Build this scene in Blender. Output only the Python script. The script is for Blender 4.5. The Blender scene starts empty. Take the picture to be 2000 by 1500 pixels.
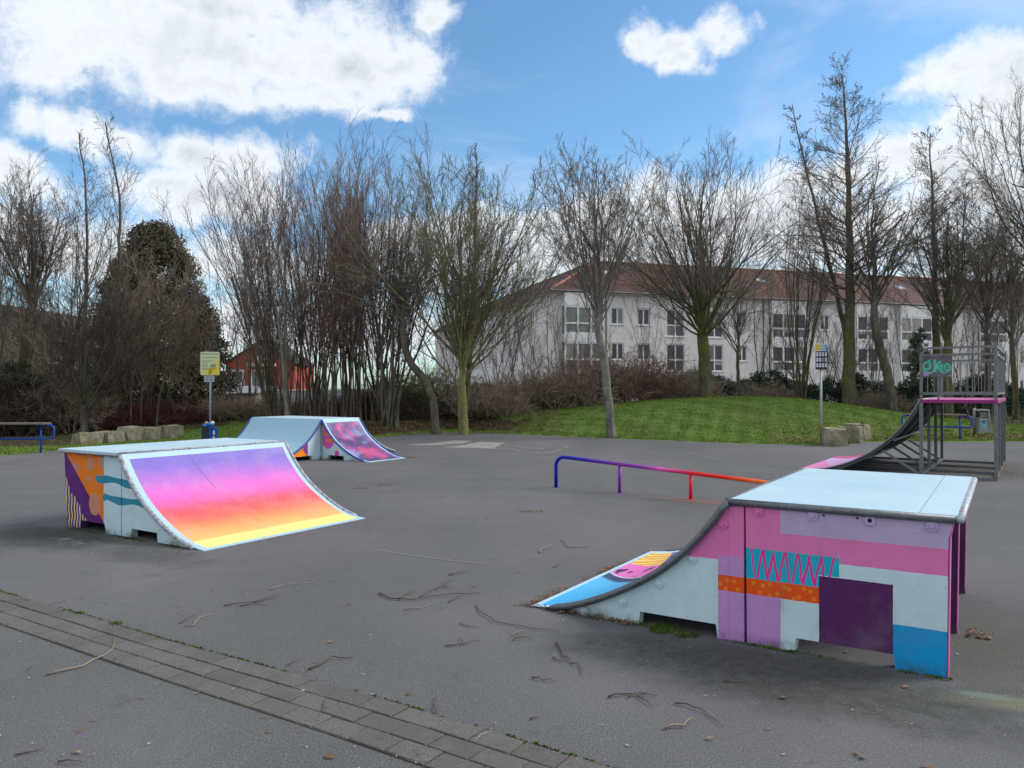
import bpy, math, random
import numpy as np
from mathutils import Vector, Matrix
random.seed(7)
SC = bpy.context.scene
COL = SC.collection
R = math.radians

# ------------------------------------------------------------------ camera
H, F, YH = 1.65, 1512.0, 758.18
PIT = math.atan((YH - 750) / F)
cam_d = bpy.data.cameras.new('camera')
cam = bpy.data.objects.new('camera', cam_d); COL.objects.link(cam)
cam.location = (0, 0, H); cam.rotation_euler = (R(90) + PIT, 0, 0)
cam_d.sensor_width = 36; cam_d.lens = 36 * F / 2000
cam_d.clip_start = 0.05; cam_d.clip_end = 2000
SC.camera = cam
SC.render.resolution_x = 1024; SC.render.resolution_y = 768

# ------------------------------------------------------------------ shader helpers
class Sk:
    def __init__(s, nt, out): s.nt = nt; s.o = out
    def _m(s, op, *a, clamp=False):
        n = s.nt.nodes.new('ShaderNodeMath'); n.operation = op; n.use_clamp = clamp
        for i, v in enumerate((s,) + a):
            if isinstance(v, Sk): s.nt.links.new(v.o, n.inputs[i])
            else: n.inputs[i].default_value = v
        return Sk(s.nt, n.outputs[0])
    def __add__(s, b): return s._m('ADD', b)
    __radd__ = __add__
    def __sub__(s, b): return s._m('SUBTRACT', b)
    def __rsub__(s, b): return (s * -1) + b
    def __mul__(s, b): return s._m('MULTIPLY', b)
    __rmul__ = __mul__
    def __truediv__(s, b): return s._m('DIVIDE', b)
    def __neg__(s): return s * -1
    def gt(s, b): return s._m('GREATER_THAN', b)
    def lt(s, b): return s._m('LESS_THAN', b)
    def mx(s, b): return s._m('MAXIMUM', b)
    def mn(s, b): return s._m('MINIMUM', b)
    def ab(s): return s._m('ABSOLUTE')
    def sin(s): return s._m('SINE')
    def fract(s): return s._m('FRACT')
    def pp(s, b): return s._m('PINGPONG', b)
    def pw(s, b): return s._m('POWER', b)
    def ss(s, a, b):                                  # smooth step from a to b
        n = s.nt.nodes.new('ShaderNodeMapRange'); n.interpolation_type = 'SMOOTHSTEP'
        s.nt.links.new(s.o, n.inputs[0]); n.inputs[1].default_value = a; n.inputs[2].default_value = b
        return Sk(s.nt, n.outputs[0])
    def lin(s, a, b, c=0, d=1):
        n = s.nt.nodes.new('ShaderNodeMapRange'); s.nt.links.new(s.o, n.inputs[0])
        for i, v in enumerate((a, b, c, d)): n.inputs[i + 1].default_value = v
        return Sk(s.nt, n.outputs[0])

class NT:
    def __init__(s, nt): s.nt = nt; s._oc = None
    def node(s, t, **k):
        n = s.nt.nodes.new(t)
        for a, b in k.items(): setattr(n, a, b)
        return n
    def link(s, a, b): s.nt.links.new(a.o if isinstance(a, Sk) else a, b)
    def coord(s, kind='Object'):
        return Sk(s.nt, s.node('ShaderNodeTexCoord').outputs[kind])
    def xyz(s, kind='Object'):
        n = s.node('ShaderNodeSeparateXYZ'); s.link(s.coord(kind), n.inputs[0])
        return [Sk(s.nt, n.outputs[i]) for i in range(3)]
    def noise(s, scale=5, detail=4, rough=.55, vec=None, kind='Object', color=False, dist=0, vs=None):
        n = s.node('ShaderNodeTexNoise'); n.inputs['Scale'].default_value = scale
        n.inputs['Detail'].default_value = detail; n.inputs['Roughness'].default_value = rough
        n.inputs['Distortion'].default_value = dist
        v = vec if vec is not None else s.coord(kind)
        if vs is not None:
            m = s.node('ShaderNodeVectorMath', operation='MULTIPLY'); s.link(v, m.inputs[0]); m.inputs[1].default_value = vs
            v = Sk(s.nt, m.outputs[0])
        s.link(v, n.inputs['Vector'])
        return Sk(s.nt, n.outputs[1 if color else 0])
    def vor(s, scale=5, feature='F1', out=0, vec=None, kind='Object'):
        n = s.node('ShaderNodeTexVoronoi', feature=feature); n.inputs['Scale'].default_value = scale
        s.link(vec if vec is not None else s.coord(kind), n.inputs['Vector'])
        return Sk(s.nt, n.outputs[out])
    def rgb(s, c):
        n = s.node('ShaderNodeRGB'); n.outputs[0].default_value = (*c, 1); return Sk(s.nt, n.outputs[0])
    def mix(s, f, a, b, mode='MIX'):
        n = s.node('ShaderNodeMix', data_type='RGBA', blend_type=mode)
        for i, v in ((0, f), (6, a), (7, b)):
            if isinstance(v, Sk): s.link(v, n.inputs[i])
            elif i == 0: n.inputs[0].default_value = v
            else: n.inputs[i].default_value = (*v, 1)
        return Sk(s.nt, n.outputs[2])
    def ramp(s, f, stops, interp='LINEAR'):
        n = s.node('ShaderNodeValToRGB'); n.color_ramp.interpolation = interp
        e = n.color_ramp.elements
        while len(e) > 1: e.remove(e[-1])
        e[0].position = stops[0][0]; e[0].color = (*stops[0][1], 1)
        for p, c in stops[1:]:
            x = e.new(p); x.color = (*c, 1)
        s.link(f, n.inputs[0]); return Sk(s.nt, n.outputs[0])

def sr(r, g, b):                                       # sRGB 0-255 to linear
    return tuple((v / 255 / 12.92) if v / 255 <= .04045 else ((v / 255 + .055) / 1.055) ** 2.4 for v in (r, g, b))

def mat(name, col=(.5, .5, .5), rough=.7, metal=0, fn=None, var=.12, vscale=3, bump=None, spec=.4, kind='Object'):
    m = bpy.data.materials.new(name); m.use_nodes = True
    nt = NT(m.node_tree); b = m.node_tree.nodes['Principled BSDF']
    b.inputs['Roughness'].default_value = rough; b.inputs['Metallic'].default_value = metal
    b.inputs['Specular IOR Level'].default_value = spec
    c = fn(nt) if fn else nt.rgb(col)
    if isinstance(c, tuple):
        c, hgt = c
    else: hgt = None
    if var:
        n = nt.noise(vscale, 6, .6, kind=kind).lin(.3, .7, 1 - var, 1 + var)
        cc = nt.node('ShaderNodeCombineColor')
        for i in range(3): nt.link(n, cc.inputs[i])
        c = nt.mix(1.0, c, Sk(nt.nt, cc.outputs[0]), 'MULTIPLY')
    nt.link(c, b.inputs['Base Color'])
    if bump or hgt:
        bn = nt.node('ShaderNodeBump')
        if hgt: nt.link(hgt, bn.inputs['Height']); st, di = bump or (.5, .01)
        else:
            sc, st, di = bump; nt.link(nt.noise(sc, 5, .65, kind=kind), bn.inputs['Height'])
        bn.inputs['Strength'].default_value = st; bn.inputs['Distance'].default_value = di
        nt.link(Sk(nt.nt, bn.outputs[0]), b.inputs['Normal'])
    return m

# ------------------------------------------------------------------ light
SUN_EL, SUN_AZ = 38, 80                                # azimuth measured from +Y (ahead) towards +X (right)
sd = Vector((math.sin(R(SUN_AZ)) * math.cos(R(SUN_EL)), math.cos(R(SUN_AZ)) * math.cos(R(SUN_EL)), math.sin(R(SUN_EL))))
sun_d = bpy.data.lights.new('sun', 'SUN'); sun_d.energy = 1.5; sun_d.angle = R(25); sun_d.color = (1, .95, .88)
sun = bpy.data.objects.new('sun', sun_d); COL.objects.link(sun)
sun.rotation_euler = (-sd).to_track_quat('-Z', 'Y').to_euler()
sun.location = (0, 0, 30)

w = bpy.data.worlds.new('World'); SC.world = w; w.use_nodes = True
wt = NT(w.node_tree); bg = w.node_tree.nodes['Background']
sky = wt.node('ShaderNodeTexSky', sky_type='NISHITA'); sky.sun_disc = False
sky.sun_elevation = R(SUN_EL); sky.sun_rotation = R(SUN_AZ)
sky.air_density = 1.0; sky.dust_density = .6; sky.ozone_density = 1.6
D = wt.coord('Generated')
# cloud shapes: a sum of soft ellipsoids at fixed directions, broken up with noise
def wmul(v, c):
    n = wt.node('ShaderNodeVectorMath', operation='MULTIPLY'); wt.link(v, n.inputs[0]); n.inputs[1].default_value = c; return Sk(wt.nt, n.outputs[0])
def wadd(v, c):
    n = wt.node('ShaderNodeVectorMath', operation='ADD'); wt.link(v, n.inputs[0])
    if isinstance(c, Sk): wt.link(c, n.inputs[1])
    else: n.inputs[1].default_value = c
    return Sk(wt.nt, n.outputs[0])
def wlen(v):
    n = wt.node('ShaderNodeVectorMath', operation='LENGTH'); wt.link(v, n.inputs[0]); return Sk(wt.nt, n.outputs['Value'])
n1 = wt.noise(7, 3, .5, vec=D, color=True); n1b = wt.noise(26, 4, .55, vec=D, color=True)
Dw = wadd(D, wmul(wadd(n1, (-.5, -.5, -.5)), (.10, .10, .06)))
Dw = wadd(Dw, wmul(wadd(n1b, (-.5, -.5, -.5)), (.05, .05, .04)))
CL = [(120, 50, 270, 95), (330, 70, 300, 110), (520, 110, 250, 85), (660, 110, 180, 85), (760, 105, 90, 65), (600, 190, 130, 38),
      (400, 165, 180, 45), (60, 120, 110, 55), (430, 10, 300, 60), (760, 222, 50, 14), (840, 25, 50, 40), (150, 165, 40, 40),
      (75, 215, 60, 45), (170, 250, 100, 38), (255, 272, 70, 34), (380, 300, 75, 45), (480, 315, 100, 45), (330, 345, 90, 30), (430, 385, 150, 50),
      (1240, 68, 42, 36), (1322, 74, 78, 40), (1405, 62, 42, 40), (1325, 112, 34, 24),
      (1975, 150, 120, 72), (1870, 142, 90, 40), (1775, 172, 50, 16), (1945, 215, 95, 55), (1990, 280, 130, 75), (1875, 235, 25, 20),
      (1560, 365, 70, 48), (1640, 340, 110, 40), (1760, 300, 100, 62), (1850, 330, 100, 60), (1950, 360, 140, 80),
      (1180, 425, 110, 55), (1290, 420, 120, 62), (1400, 430, 130, 62), (1510, 440, 130, 80), (920, 440, 90, 38), (1040, 455, 110, 40), (820, 470, 120, 40),
      (1650, 450, 330, 95), (1300, 490, 330, 60), (900, 525, 320, 50), (480, 520, 320, 50), (80, 470, 230, 70), (20, 340, 110, 45),
      (1950, 500, 250, 60), (640, 640, 500, 60), (1500, 640, 700, 50)]
sf = math.cos(PIT), math.sin(PIT)
def pdir(px, py):
    x, v = (px - 1000) / F, (750 - py) / F
    return Vector((x, sf[0] - sf[1] * v, sf[1] + sf[0] * v))
fld = None
for cx, cy, rx, ry in CL:
    d = pdir(cx, cy); L = d.length; d.normalize()
    v = wmul(wadd(Dw, (-d.x, -d.y, -d.z)), (F * L / rx, F * L / rx, F * L / ry))
    e = 1.0 - wlen(v)
    fld = e if fld is None else fld._m('SMOOTH_MAX', e, .35)
# the rest of the sky (behind and above the photograph's view) carries cloud too, its cover raised to brighten shaded faces
rest = (wt.noise(2.2, 4, .5, vec=wmul(D, (1, 1, 1.6))) - .36) * 5.0
sx = wt.node('ShaderNodeSeparateXYZ'); wt.link(D, sx.inputs[0])
dy, dz, dx = Sk(wt.nt, sx.outputs[1]), Sk(wt.nt, sx.outputs[2]), Sk(wt.nt, sx.outputs[0])
away = (dy._m('MINIMUM', 1.0)).lin(.62, .50).mx(dz.lin(.50, .62))
fld = fld.mx(rest - (1.0 - away) * 6.0)
n2 = wt.noise(9, 10, .66, vec=Dw, dist=.25) - .5
n3 = wt.noise(30, 8, .72, vec=D, dist=.4) - .5
dens = fld + n2 * 2.0 + n3 * 1.1 + .14
cov = dens.ss(-.30, .72)
veil = (wt.noise(3.2, 7, .6, vec=wmul(D, (1, 1, 2.2)), dist=.5).ss(.48, .72)) * .30
cov = cov.mx(veil)
n4 = wt.noise(7.5, 5, .55, vec=wadd(D, (.31, .1, .02)))
thick = dens.lin(.42, 1.45)
shade = (thick * (n4.lin(.22, .70))).mn(1.0)
n5 = wt.noise(11, 8, .6, vec=wadd(D, (0, 0, .022))) - .5
under = ((n2 - n5) * 2.2 + .3).mn(1.0).mx(0.0)
shade = (shade * .85 + thick * .12 + thick * under * .40).mn(1.0)
CLW, CLG = (4.0, 4.2, 4.4), (2.45, 2.62, 2.92)
cc = wt.mix(shade, CLW, CLG)
skyc = wt.mix(1.0, Sk(wt.nt, sky.outputs[0]), (.50, .68, .765), 'MULTIPLY')
final = wt.mix(cov, skyc, cc)
wt.link(final, bg.inputs['Color']); bg.inputs['Strength'].default_value = .13
SC.view_settings.view_transform = 'Standard'; SC.view_settings.look = 'None'
SC.view_settings.exposure = 0.90; SC.view_settings.gamma = 1
SC.view_settings.use_curve_mapping = False

# ------------------------------------------------------------------ geometry helpers
def gp(px, py, z=0.0):                                 # pixel of the photograph -> point on the plane at height z
    r = pdir(px, py); t = (z - H) / r.z; return (r.x * t, r.y * t)
def atY(px, py, Y):
    r = pdir(px, py); t = Y / r.y; return Vector((r.x * t, Y, H + r.z * t))

class MB:
    def __init__(s): s.v = []; s.f = []; s.m = []; s.uv = {}
    def add(s, vs, fs, m=0):
        b = len(s.v); s.v += [tuple(v) for v in vs]
        for f in fs: s.f.append([i + b for i in f]); s.m.append(m)
        return s
    def box(s, x0, x1, y0, y1, z0, z1, m=0):
        return s.add([(x0, y0, z0), (x1, y0, z0), (x1, y1, z0), (x0, y1, z0), (x0, y0, z1), (x1, y0, z1), (x1, y1, z1), (x0, y1, z1)],
                     [(0, 3, 2, 1), (4, 5, 6, 7), (0, 1, 5, 4), (1, 2, 6, 5), (2, 3, 7, 6), (3, 0, 4, 7)], m)
    def prism(s, poly, a, b, axis='y', m=0):           # polygon in the plane across `axis`, extruded a..b
        n = len(poly)
        def P(p, t):
            if axis == 'y': return (p[0], t, p[1])
            if axis == 'x': return (t, p[0], p[1])
            return (p[0], p[1], t)
        vs = [P(p, a) for p in poly] + [P(p, b) for p in poly]
        fs = [tuple(range(n)), tuple(range(2 * n - 1, n - 1, -1))] + [(i, (i + 1) % n, n + (i + 1) % n, n + i) for i in range(n)]
        return s.add(vs, fs, m)
    def tube(s, pts, r, n=8, m=0, cap=True):
        pts = [Vector(p) for p in pts]; k = len(pts); rs = r if isinstance(r, (list, tuple)) else [r] * k
        vs = []; ref = None
        for i, p in enumerate(pts):
            t = (pts[min(i + 1, k - 1)] - pts[max(i - 1, 0)]).normalized()
            if ref is None: ref = t.cross(Vector((0, 0, 1)) if abs(t.z) < .9 else Vector((1, 0, 0))).normalized()
            a = (ref - t * ref.dot(t)).normalized(); ref = a; b = t.cross(a)
            for j in range(n):
                q = 2 * math.pi * j / n; vs.append(p + (a * math.cos(q) + b * math.sin(q)) * rs[i])
        fs = [(i * n + j, i * n + (j + 1) % n, (i + 1) * n + (j + 1) % n, (i + 1) * n + j) for i in range(k - 1) for j in range(n)]
        if cap: fs += [tuple(range(n - 1, -1, -1)), tuple(range((k - 1) * n, k * n))]
        return s.add(vs, fs, m)
    def build(s, name, mats, parent=None, smooth=False, loc=None):
        me = bpy.data.meshes.new(name); me.from_pydata(s.v, [], s.f)
        if not isinstance(mats, (list, tuple)): mats = [mats]
        for q in mats: me.materials.append(q)
        me.polygons.foreach_set('material_index', s.m)
        me.validate()
        import bmesh
        bm = bmesh.new(); bm.from_mesh(me); bmesh.ops.recalc_face_normals(bm, faces=bm.faces); bm.to_mesh(me); bm.free()
        if smooth: me.polygons.foreach_set('use_smooth', [True] * len(me.polygons))
        return link(name, me, parent, loc)

def link(name, me, parent=None, loc=None):
    o = bpy.data.objects.new(name, me); COL.objects.link(o)
    if parent: o.parent = parent
    if loc: o.location = loc
    return o
def tag(o, label=None, cat=None, group=None, kind=None):
    for k, v in (('label', label), ('category', cat), ('group', group), ('kind', kind)):
        if v: o[k] = v
    return o
def thing(name, loc, rz, label, cat, group=None):
    o = bpy.data.objects.new(name, None); COL.objects.link(o); o.empty_display_size = .2
    o.location = (loc[0], loc[1], loc[2] if len(loc) > 2 else 0); o.rotation_euler = (0, 0, rz)
    return tag(o, label, cat, group)
def npmesh(name, V, quads=None, tris=None, mats=(), smooth=False):
    me = bpy.data.meshes.new(name)
    V = np.asarray(V, np.float32).reshape(-1, 3); me.vertices.add(len(V)); me.vertices.foreach_set('co', V.ravel())
    li = []; ls = []; k = 0
    if quads is not None and len(quads):
        q = np.asarray(quads, np.int32).reshape(-1, 4); li.append(q.ravel()); ls.append(np.arange(len(q)) * 4); k = q.size
    if tris is not None and len(tris):
        t = np.asarray(tris, np.int32).reshape(-1, 3); li.append(t.ravel()); ls.append(k + np.arange(len(t)) * 3)
    li = np.concatenate(li).astype(np.int32); ls = np.concatenate(ls).astype(np.int32)
    me.loops.add(len(li)); me.loops.foreach_set('vertex_index', li)
    me.polygons.add(len(ls)); me.polygons.foreach_set('loop_start', ls)
    for m_ in mats: me.materials.append(m_)
    me.update(calc_edges=True)
    if smooth: me.polygons.foreach_set('use_smooth', [True] * len(ls))
    return me
# ------------------------------------------------------------------ ground
def bump_h(x, y):
    x = np.asarray(x, float); y = np.asarray(y, float)
    sxx = np.where(x < 9.9, 7.6, 4.9)
    m1 = 1.22 * np.exp(-((x - 9.9) / sxx) ** 2 / 2) * np.exp(-((y - 31.5) / np.where(y < 31.5, 3.3, 5.0)) ** 2 / 2)
    m2 = .42 * np.exp(-((x + 9.3) / 3.2) ** 2 / 2) * np.exp(-((y - 29) / 2.6) ** 2 / 2)
    m3 = .25 * np.clip((y - 30) / 10, 0, 1) * (y > 30)
    return m1 + m2 + m3
EDGE = [(-60, 14), (-20, 16.2), (-13.2, 18.3), (-12.5, 18.9), (-11.9, 20.6), (-11.3, 22.8), (-9.5, 24.3), (-7, 25.0), (-5.2, 25.4), (-4.5, 25.9), (-3.5, 28.2), (-2.1, 28.9),
        (0, 28.0), (1.75, 26.5), (4.1, 24.95), (6.2, 23.5), (7.6, 22.8), (8.7, 22.3), (9.6, 22.2), (10.2, 23.2), (11, 23.9), (15.2, 24.0), (24, 24.3), (60, 25)]
ex, ey = np.array([e[0] for e in EDGE]), np.array([e[1] for e in EDGE])
def edge_y(x): return np.interp(x, ex, ey)

def asphalt_fn(t):
    x, y, z = t.xyz()
    base = t.ramp(t.noise(.35, 5, .6), [(.3, (.112, .115, .122)), (.7, (.156, .158, .164))])
    fine = t.noise(110, 5, .85); mid = t.noise(26, 4, .7)
    c = base
    c = t.mix(fine.lin(.40, .56), (.060, .062, .067), c); c = t.mix(fine.ss(.55, .66) * .8, c, (.30, .30, .31))
    c = t.mix(t.noise(.16, 4, .6).ss(.42, .62) * .45, c, (.165, .160, .172))
    c = t.mix(t.noise(.7, 7, .75, vs=(1, .35, 1)).ss(.52, .70) * .30, c, (.19, .185, .185))
    c = t.mix(mid.ss(.60, .72) * .35, c, (.07, .07, .072))
    sp = t.vor(34, out=0); c = t.mix(sp.lt(.085) * t.noise(9, 2).gt(.5), c, (.34, .34, .33))
    c = t.mix(t.noise(1.1, 6, .7, dist=.6).ss(.55, .75) * .28, c, (.085, .08, .068))
    grain_ = t.noise(13, 7, .8).lin(.34, .60, .45, 1.0)
    def blob(cx, cy, rx, ry, k=0.0, rot=0.0):
        ca, sa = math.cos(rot), math.sin(rot)
        u = ((x - cx) * ca + (y - cy) * sa) * (1 / rx); v = ((y - cy) * ca - (x - cx) * sa) * (1 / ry)
        d = (u * u + v * v).pw(.5) + (t.noise(2.5, 6, .65) - .5) * 1.1
        return (1.0 - d.ss(.35, 1.0)) * grain_
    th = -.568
    c = t.mix(blob(1.5, 4.45, 1.9, .62, rot=th) * .8, c, (.035, .038, .030))     # shade along the pink ramp's foot painted in, mixed with damp algae
    c = t.mix(blob(-5.1, 8.6, 1.4, .75, rot=th) * .8, c, (.033, .036, .032))  # shade left of the sunset ramp painted dark, mixed with damp stain
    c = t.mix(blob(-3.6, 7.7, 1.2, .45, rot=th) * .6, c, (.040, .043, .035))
    c = t.mix(blob(3.3, 4.9, 1.3, 1.1) * .45, c, (.085, .088, .045))              # moss beside the open end
    c = t.mix(blob(.5, 6.2, .5, .2) * .4, c, (.09, .10, .05))
    c = t.mix(blob(2.95, 3.95, .85, .16, rot=-.30) * .55, c, (.22, .235, .10))     # yellow overspray
    c = t.mix(blob(2.55, 4.16, .22, .06, rot=-.4) * .5, c, (.18, .27, .25))
    c = t.mix(blob(2.9, 11.2, 1.4, .35, rot=th) * .7, c, (.20, .10, .075))       # orange overspray by the rail
    c = t.mix(blob(1.7, 12.15, .8, .22, rot=th) * .5, c, (.11, .075, .10))
    c = t.mix(blob(9.8, 16.0, 3.4, 1.6, rot=.95) * .6, c, (.085, .082, .055))
    c = t.mix(blob(-4.75, 8.4, .55, .18, rot=th) * t.noise(7, 4, .7).ss(.5, .6) * .5, c, (.30, .34, .33))
    # hairline cracks and a few sealed patches
    ck = t.noise(1.3, 4, .6, color=True); vv = t.node('ShaderNodeVectorMath', operation='ADD'); t.link(ck, vv.inputs[0]); t.link(t.coord(), vv.inputs[1])
    cr = t.vor(.22, 'DISTANCE_TO_EDGE', 0, vec=Sk(t.nt, vv.outputs[0]))
    c = t.mix(cr.lt(.0012) * t.noise(.4, 2).gt(.54) * .4, c, (.03, .03, .03))
    c = t.mix(t.noise(3.3, 8, .8).ss(.60, .68) * .22, c, (.24, .235, .225))
    c = t.mix(t.noise(2.1, 8, .8).ss(.58, .68) * .38, c, (.055, .055, .05))
    c = t.mix(t.vor(60, out=0).lt(.16) * t.noise(3, 3).gt(.47) * .7, c, (.27, .265, .255))
    hg = fine * .6 + mid * .4 + t.noise(70, 3, .6)
    return c, hg
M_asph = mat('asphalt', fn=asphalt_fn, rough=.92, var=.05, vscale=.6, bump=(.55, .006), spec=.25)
def grass_fn(t):
    a = t.ramp(t.noise(2.2, 6, .7), [(.28, (.08, .135, .034)), (.5, (.13, .205, .048)), (.72, (.20, .27, .07))])
    b = t.mix(t.noise(.55, 5, .7).ss(.52, .68) * .55, a, (.10, .085, .045))
    at = t.node('ShaderNodeAttribute'); at.attribute_name = 'soil'; s_ = Sk(t.nt, at.outputs['Fac'])
    so = t.ramp(t.noise(7, 6, .7), [(.3, (.035, .026, .018)), (.6, (.085, .062, .042)), (.75, (.16, .12, .08))])
    b = t.mix((s_ + (t.noise(2.5, 6, .75) - .5) * 1.3).ss(.38, .62), b, so)
    return b, t.noise(30, 5, .7)
M_grass = mat('turf', fn=grass_fn, rough=.95, var=.25, vscale=22, bump=(.8, .05), spec=.1)

xs = np.concatenate([np.linspace(-400, -32, 8), np.linspace(-30, 34, 129), np.linspace(38, 400, 8)])
ys = np.concatenate([np.linspace(-60, 12, 6), np.linspace(14, 48, 86), np.array([52, 60, 75, 100, 150, 250, 400, 700, 1200])])
XX, YY = np.meshgrid(xs, ys); dd = YY - edge_y(XX)
ZZ = bump_h(XX, YY) * np.clip(dd / 2.5, 0, 1) + np.where(dd > 0, .02 + .012 * np.sin(XX * 3.1 + YY * 2.3), -.06)
ni, nj = XX.shape
idx = np.arange(ni * nj).reshape(ni, nj)
Q = np.stack([idx[:-1, :-1], idx[:-1, 1:], idx[1:, 1:], idx[1:, :-1]], -1).reshape(-1, 4)
g = link('ground', npmesh('ground', np.stack([XX, YY, ZZ], -1), Q, mats=[M_grass], smooth=True)); tag(g, kind='structure')
ctr = np.stack([XX[:-1, :-1] + .25, YY[:-1, :-1] + .2], -1).reshape(-1, 2)
def soil(x, y):
    d = y - edge_y(x); x = x + .5 * np.sin(y * 2.7) + .4 * np.sin(x * 4.1 + y * 1.3)
    w1 = ((x > -5.5) & (x < 1.0 - .5 * (y - 28)) & (d > .5 + .3 * np.sin(x * 2))) | ((x < -10) & (d > 3.2)) | ((x >= -10) & (x < -5) & (y > 28.2))
    w2 = ((x > 12.5) & (x < 60) & (d > 7.5)) | (y > 34.5 + .4 * np.sin(x))
    return w1 | w2
sm_ = sum(soil(XX + a_, YY + b_).astype(float) for a_, b_ in ((0, 0), (.35, 0), (-.35, 0), (0, .35), (0, -.35), (.25, .25), (-.25, -.25))) / 7
at_ = g.data.attributes.new('soil', 'FLOAT', 'POINT'); at_.data.foreach_set('value', sm_.ravel().astype(np.float32))
def gz(x, y):
    d = y - edge_y(x); return float(bump_h(x, y) * min(max(d / 2.5, 0), 1) + .02) if d > 0 else 0.0

# asphalt slab (its edge wavers a little against the turf)
rng = np.random.default_rng(3)
mb = MB(); pts = [(-60, -12), (60, -12)]
ed = [(x, float(edge_y(x)) + .06 * math.sin(x * 5.1) + .05 * math.sin(x * 11.7) + random.uniform(-.04, .04)) for x in np.arange(60, -60.01, -.35)]
top = pts + ed
mb.add([(p[0], p[1], 0) for p in top], [tuple(range(len(top)))])
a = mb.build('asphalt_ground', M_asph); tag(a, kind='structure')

# paver strip: three rows along a gentle curve
UP = np.array([(-5.2, 6.95), (-4.15, 6.28), (-3.27, 5.73), (-2.31, 5.1), (-1.64, 4.69), (-0.91, 4.25), (-0.37, 3.9), (0.09, 3.59), (0.45, 3.35), (1.2, 2.83), (1.9, 2.3)])
LO = np.array([(-4.6, 6.08), (-3.57, 5.4), (-2.82, 4.93), (-2.17, 4.50), (-1.48, 4.07), (-0.78, 3.64), (-0.37, 3.37), (.1, 3.06), (.75, 2.6), (1.4, 2.1)])
def resamp(P, n=400):
    s = np.r_[0, np.cumsum(np.hypot(*np.diff(P, axis=0).T))]; t = np.linspace(0, s[-1], n)
    from_ = np.stack([np.interp(t, s, P[:, 0]), np.interp(t, s, P[:, 1])], -1)
    k = np.ones(41) / 41; pad = np.pad(from_, ((20, 20), (0, 0)), mode='edge')
    sm = np.stack([np.convolve(pad[:, i], k, 'valid') for i in (0, 1)], -1); sm[:25] = from_[:25]; sm[-25:] = from_[-25:]
    return sm, t
U, tU = resamp(UP)
dirs = np.gradient(U, axis=0); dirs /= np.linalg.norm(dirs, axis=1)[:, None]; nrm = np.stack([dirs[:, 1], -dirs[:, 0]], -1)
nrm *= np.where((nrm @ np.array([-.5, -.8])) < 0, -1, 1)[:, None]
Lr, tL = resamp(LO)
wd = np.array([np.min(np.hypot(*(Lr - p).T)) for p in U])
wd = np.convolve(np.pad(wd, 30, mode='edge'), np.ones(61) / 61, 'valid')
M_bed = mat('joint_moss', fn=lambda t: t.mix(t.noise(6, 5, .7).ss(.42, .6), (.055, .055, .048), (.085, .115, .035)), rough=1, bump=(60, .8, .01))
def pav_fn(t):
    info = t.node('ShaderNodeObjectInfo'); rnd = Sk(t.nt, info.outputs['Random'])
    wco = t.node('ShaderNodeNewGeometry').outputs['Position']; P = Sk(t.nt, wco)
    c = t.mix(rnd, (.105, .101, .096), (.165, .158, .149))
    c = t.mix(t.noise(3, 6, .65, vec=P).ss(.4, .75) * .55, c, (.22, .21, .197))
    f = t.noise(120, 3, .7, vec=P)
    c = t.mix(f.lin(.35, .65), (.08, .077, .073), c)
    c = t.mix(t.vor(40, vec=P).lt(.10) * .6, c, (.38, .37, .34))
    c = t.mix(t.noise(1.1, 7, .75, vec=P).ss(.50, .66) * .55, c, (.075, .074, .066))
    c = t.mix(t.noise(5, 7, .8, vec=P).ss(.58, .66) * .35, c, (.085, .095, .055))
    return c, f + t.noise(30, 4, .7, vec=P)
M_pav = mat('concrete_paver', fn=pav_fn, rough=.9, var=0, bump=(.5, .006))
strip = MB(); n = len(U)
for i in range(n - 1):
    a0, a1 = U[i], U[i + 1]; b0, b1 = U[i] + nrm[i] * wd[i], U[i + 1] + nrm[i + 1] * wd[i + 1]
    strip.add([(*a0, .003), (*a1, .003), (*b1, .003), (*b0, .003)], [(0, 1, 2, 3)])
ps = strip.build('paver_strip', M_bed); tag(ps, kind='structure')
s_tot = tU[-1]
for row in range(3):
    s0 = -.1 + row * .105
    while s0 < s_tot - .05:
        Lp = .235 + random.uniform(-.004, .004); s1 = s0 + Lp
        if s0 > 0:
            vs = []
            g_ = .0045
            for (sa, fr) in ((s0 + g_, row / 3), (s1 - g_, row / 3), (s1 - g_, (row + 1) / 3), (s0 + g_, (row + 1) / 3)):
                i = np.interp(min(sa, s_tot), tU, np.arange(n)); i0 = int(i); i1 = min(i0 + 1, n - 1); f = i - i0
                u_ = U[i0] * (1 - f) + U[i1] * f; nn = nrm[i0] * (1 - f) + nrm[i1] * f; ww = wd[i0] * (1 - f) + wd[i1] * f
                off = ww * fr + (g_ if fr < (row + .5) / 3 else -g_)
                vs.append(u_ + nn * off)
            c = sum(vs) / 4; tz = random.uniform(.008, .013); b = .006
            lo = [(*(v - c), 0) for v in vs]; md = [(*(v - c), tz - .004) for v in vs]
            hi = [(*((v - c) * (1 - b / np.linalg.norm(v - c))), tz + random.uniform(-.0015, .0015)) for v in vs]
            m_ = MB().add(lo + md + hi, [(0, 1, 5, 4), (1, 2, 6, 5), (2, 3, 7, 6), (3, 0, 4, 7), (4, 5, 9, 8), (5, 6, 10, 9), (6, 7, 11, 10), (7, 4, 8, 11), (8, 9, 10, 11)])
            m_.build('paver', M_pav, ps, loc=(c[0], c[1], .0))
        s0 = s1
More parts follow.
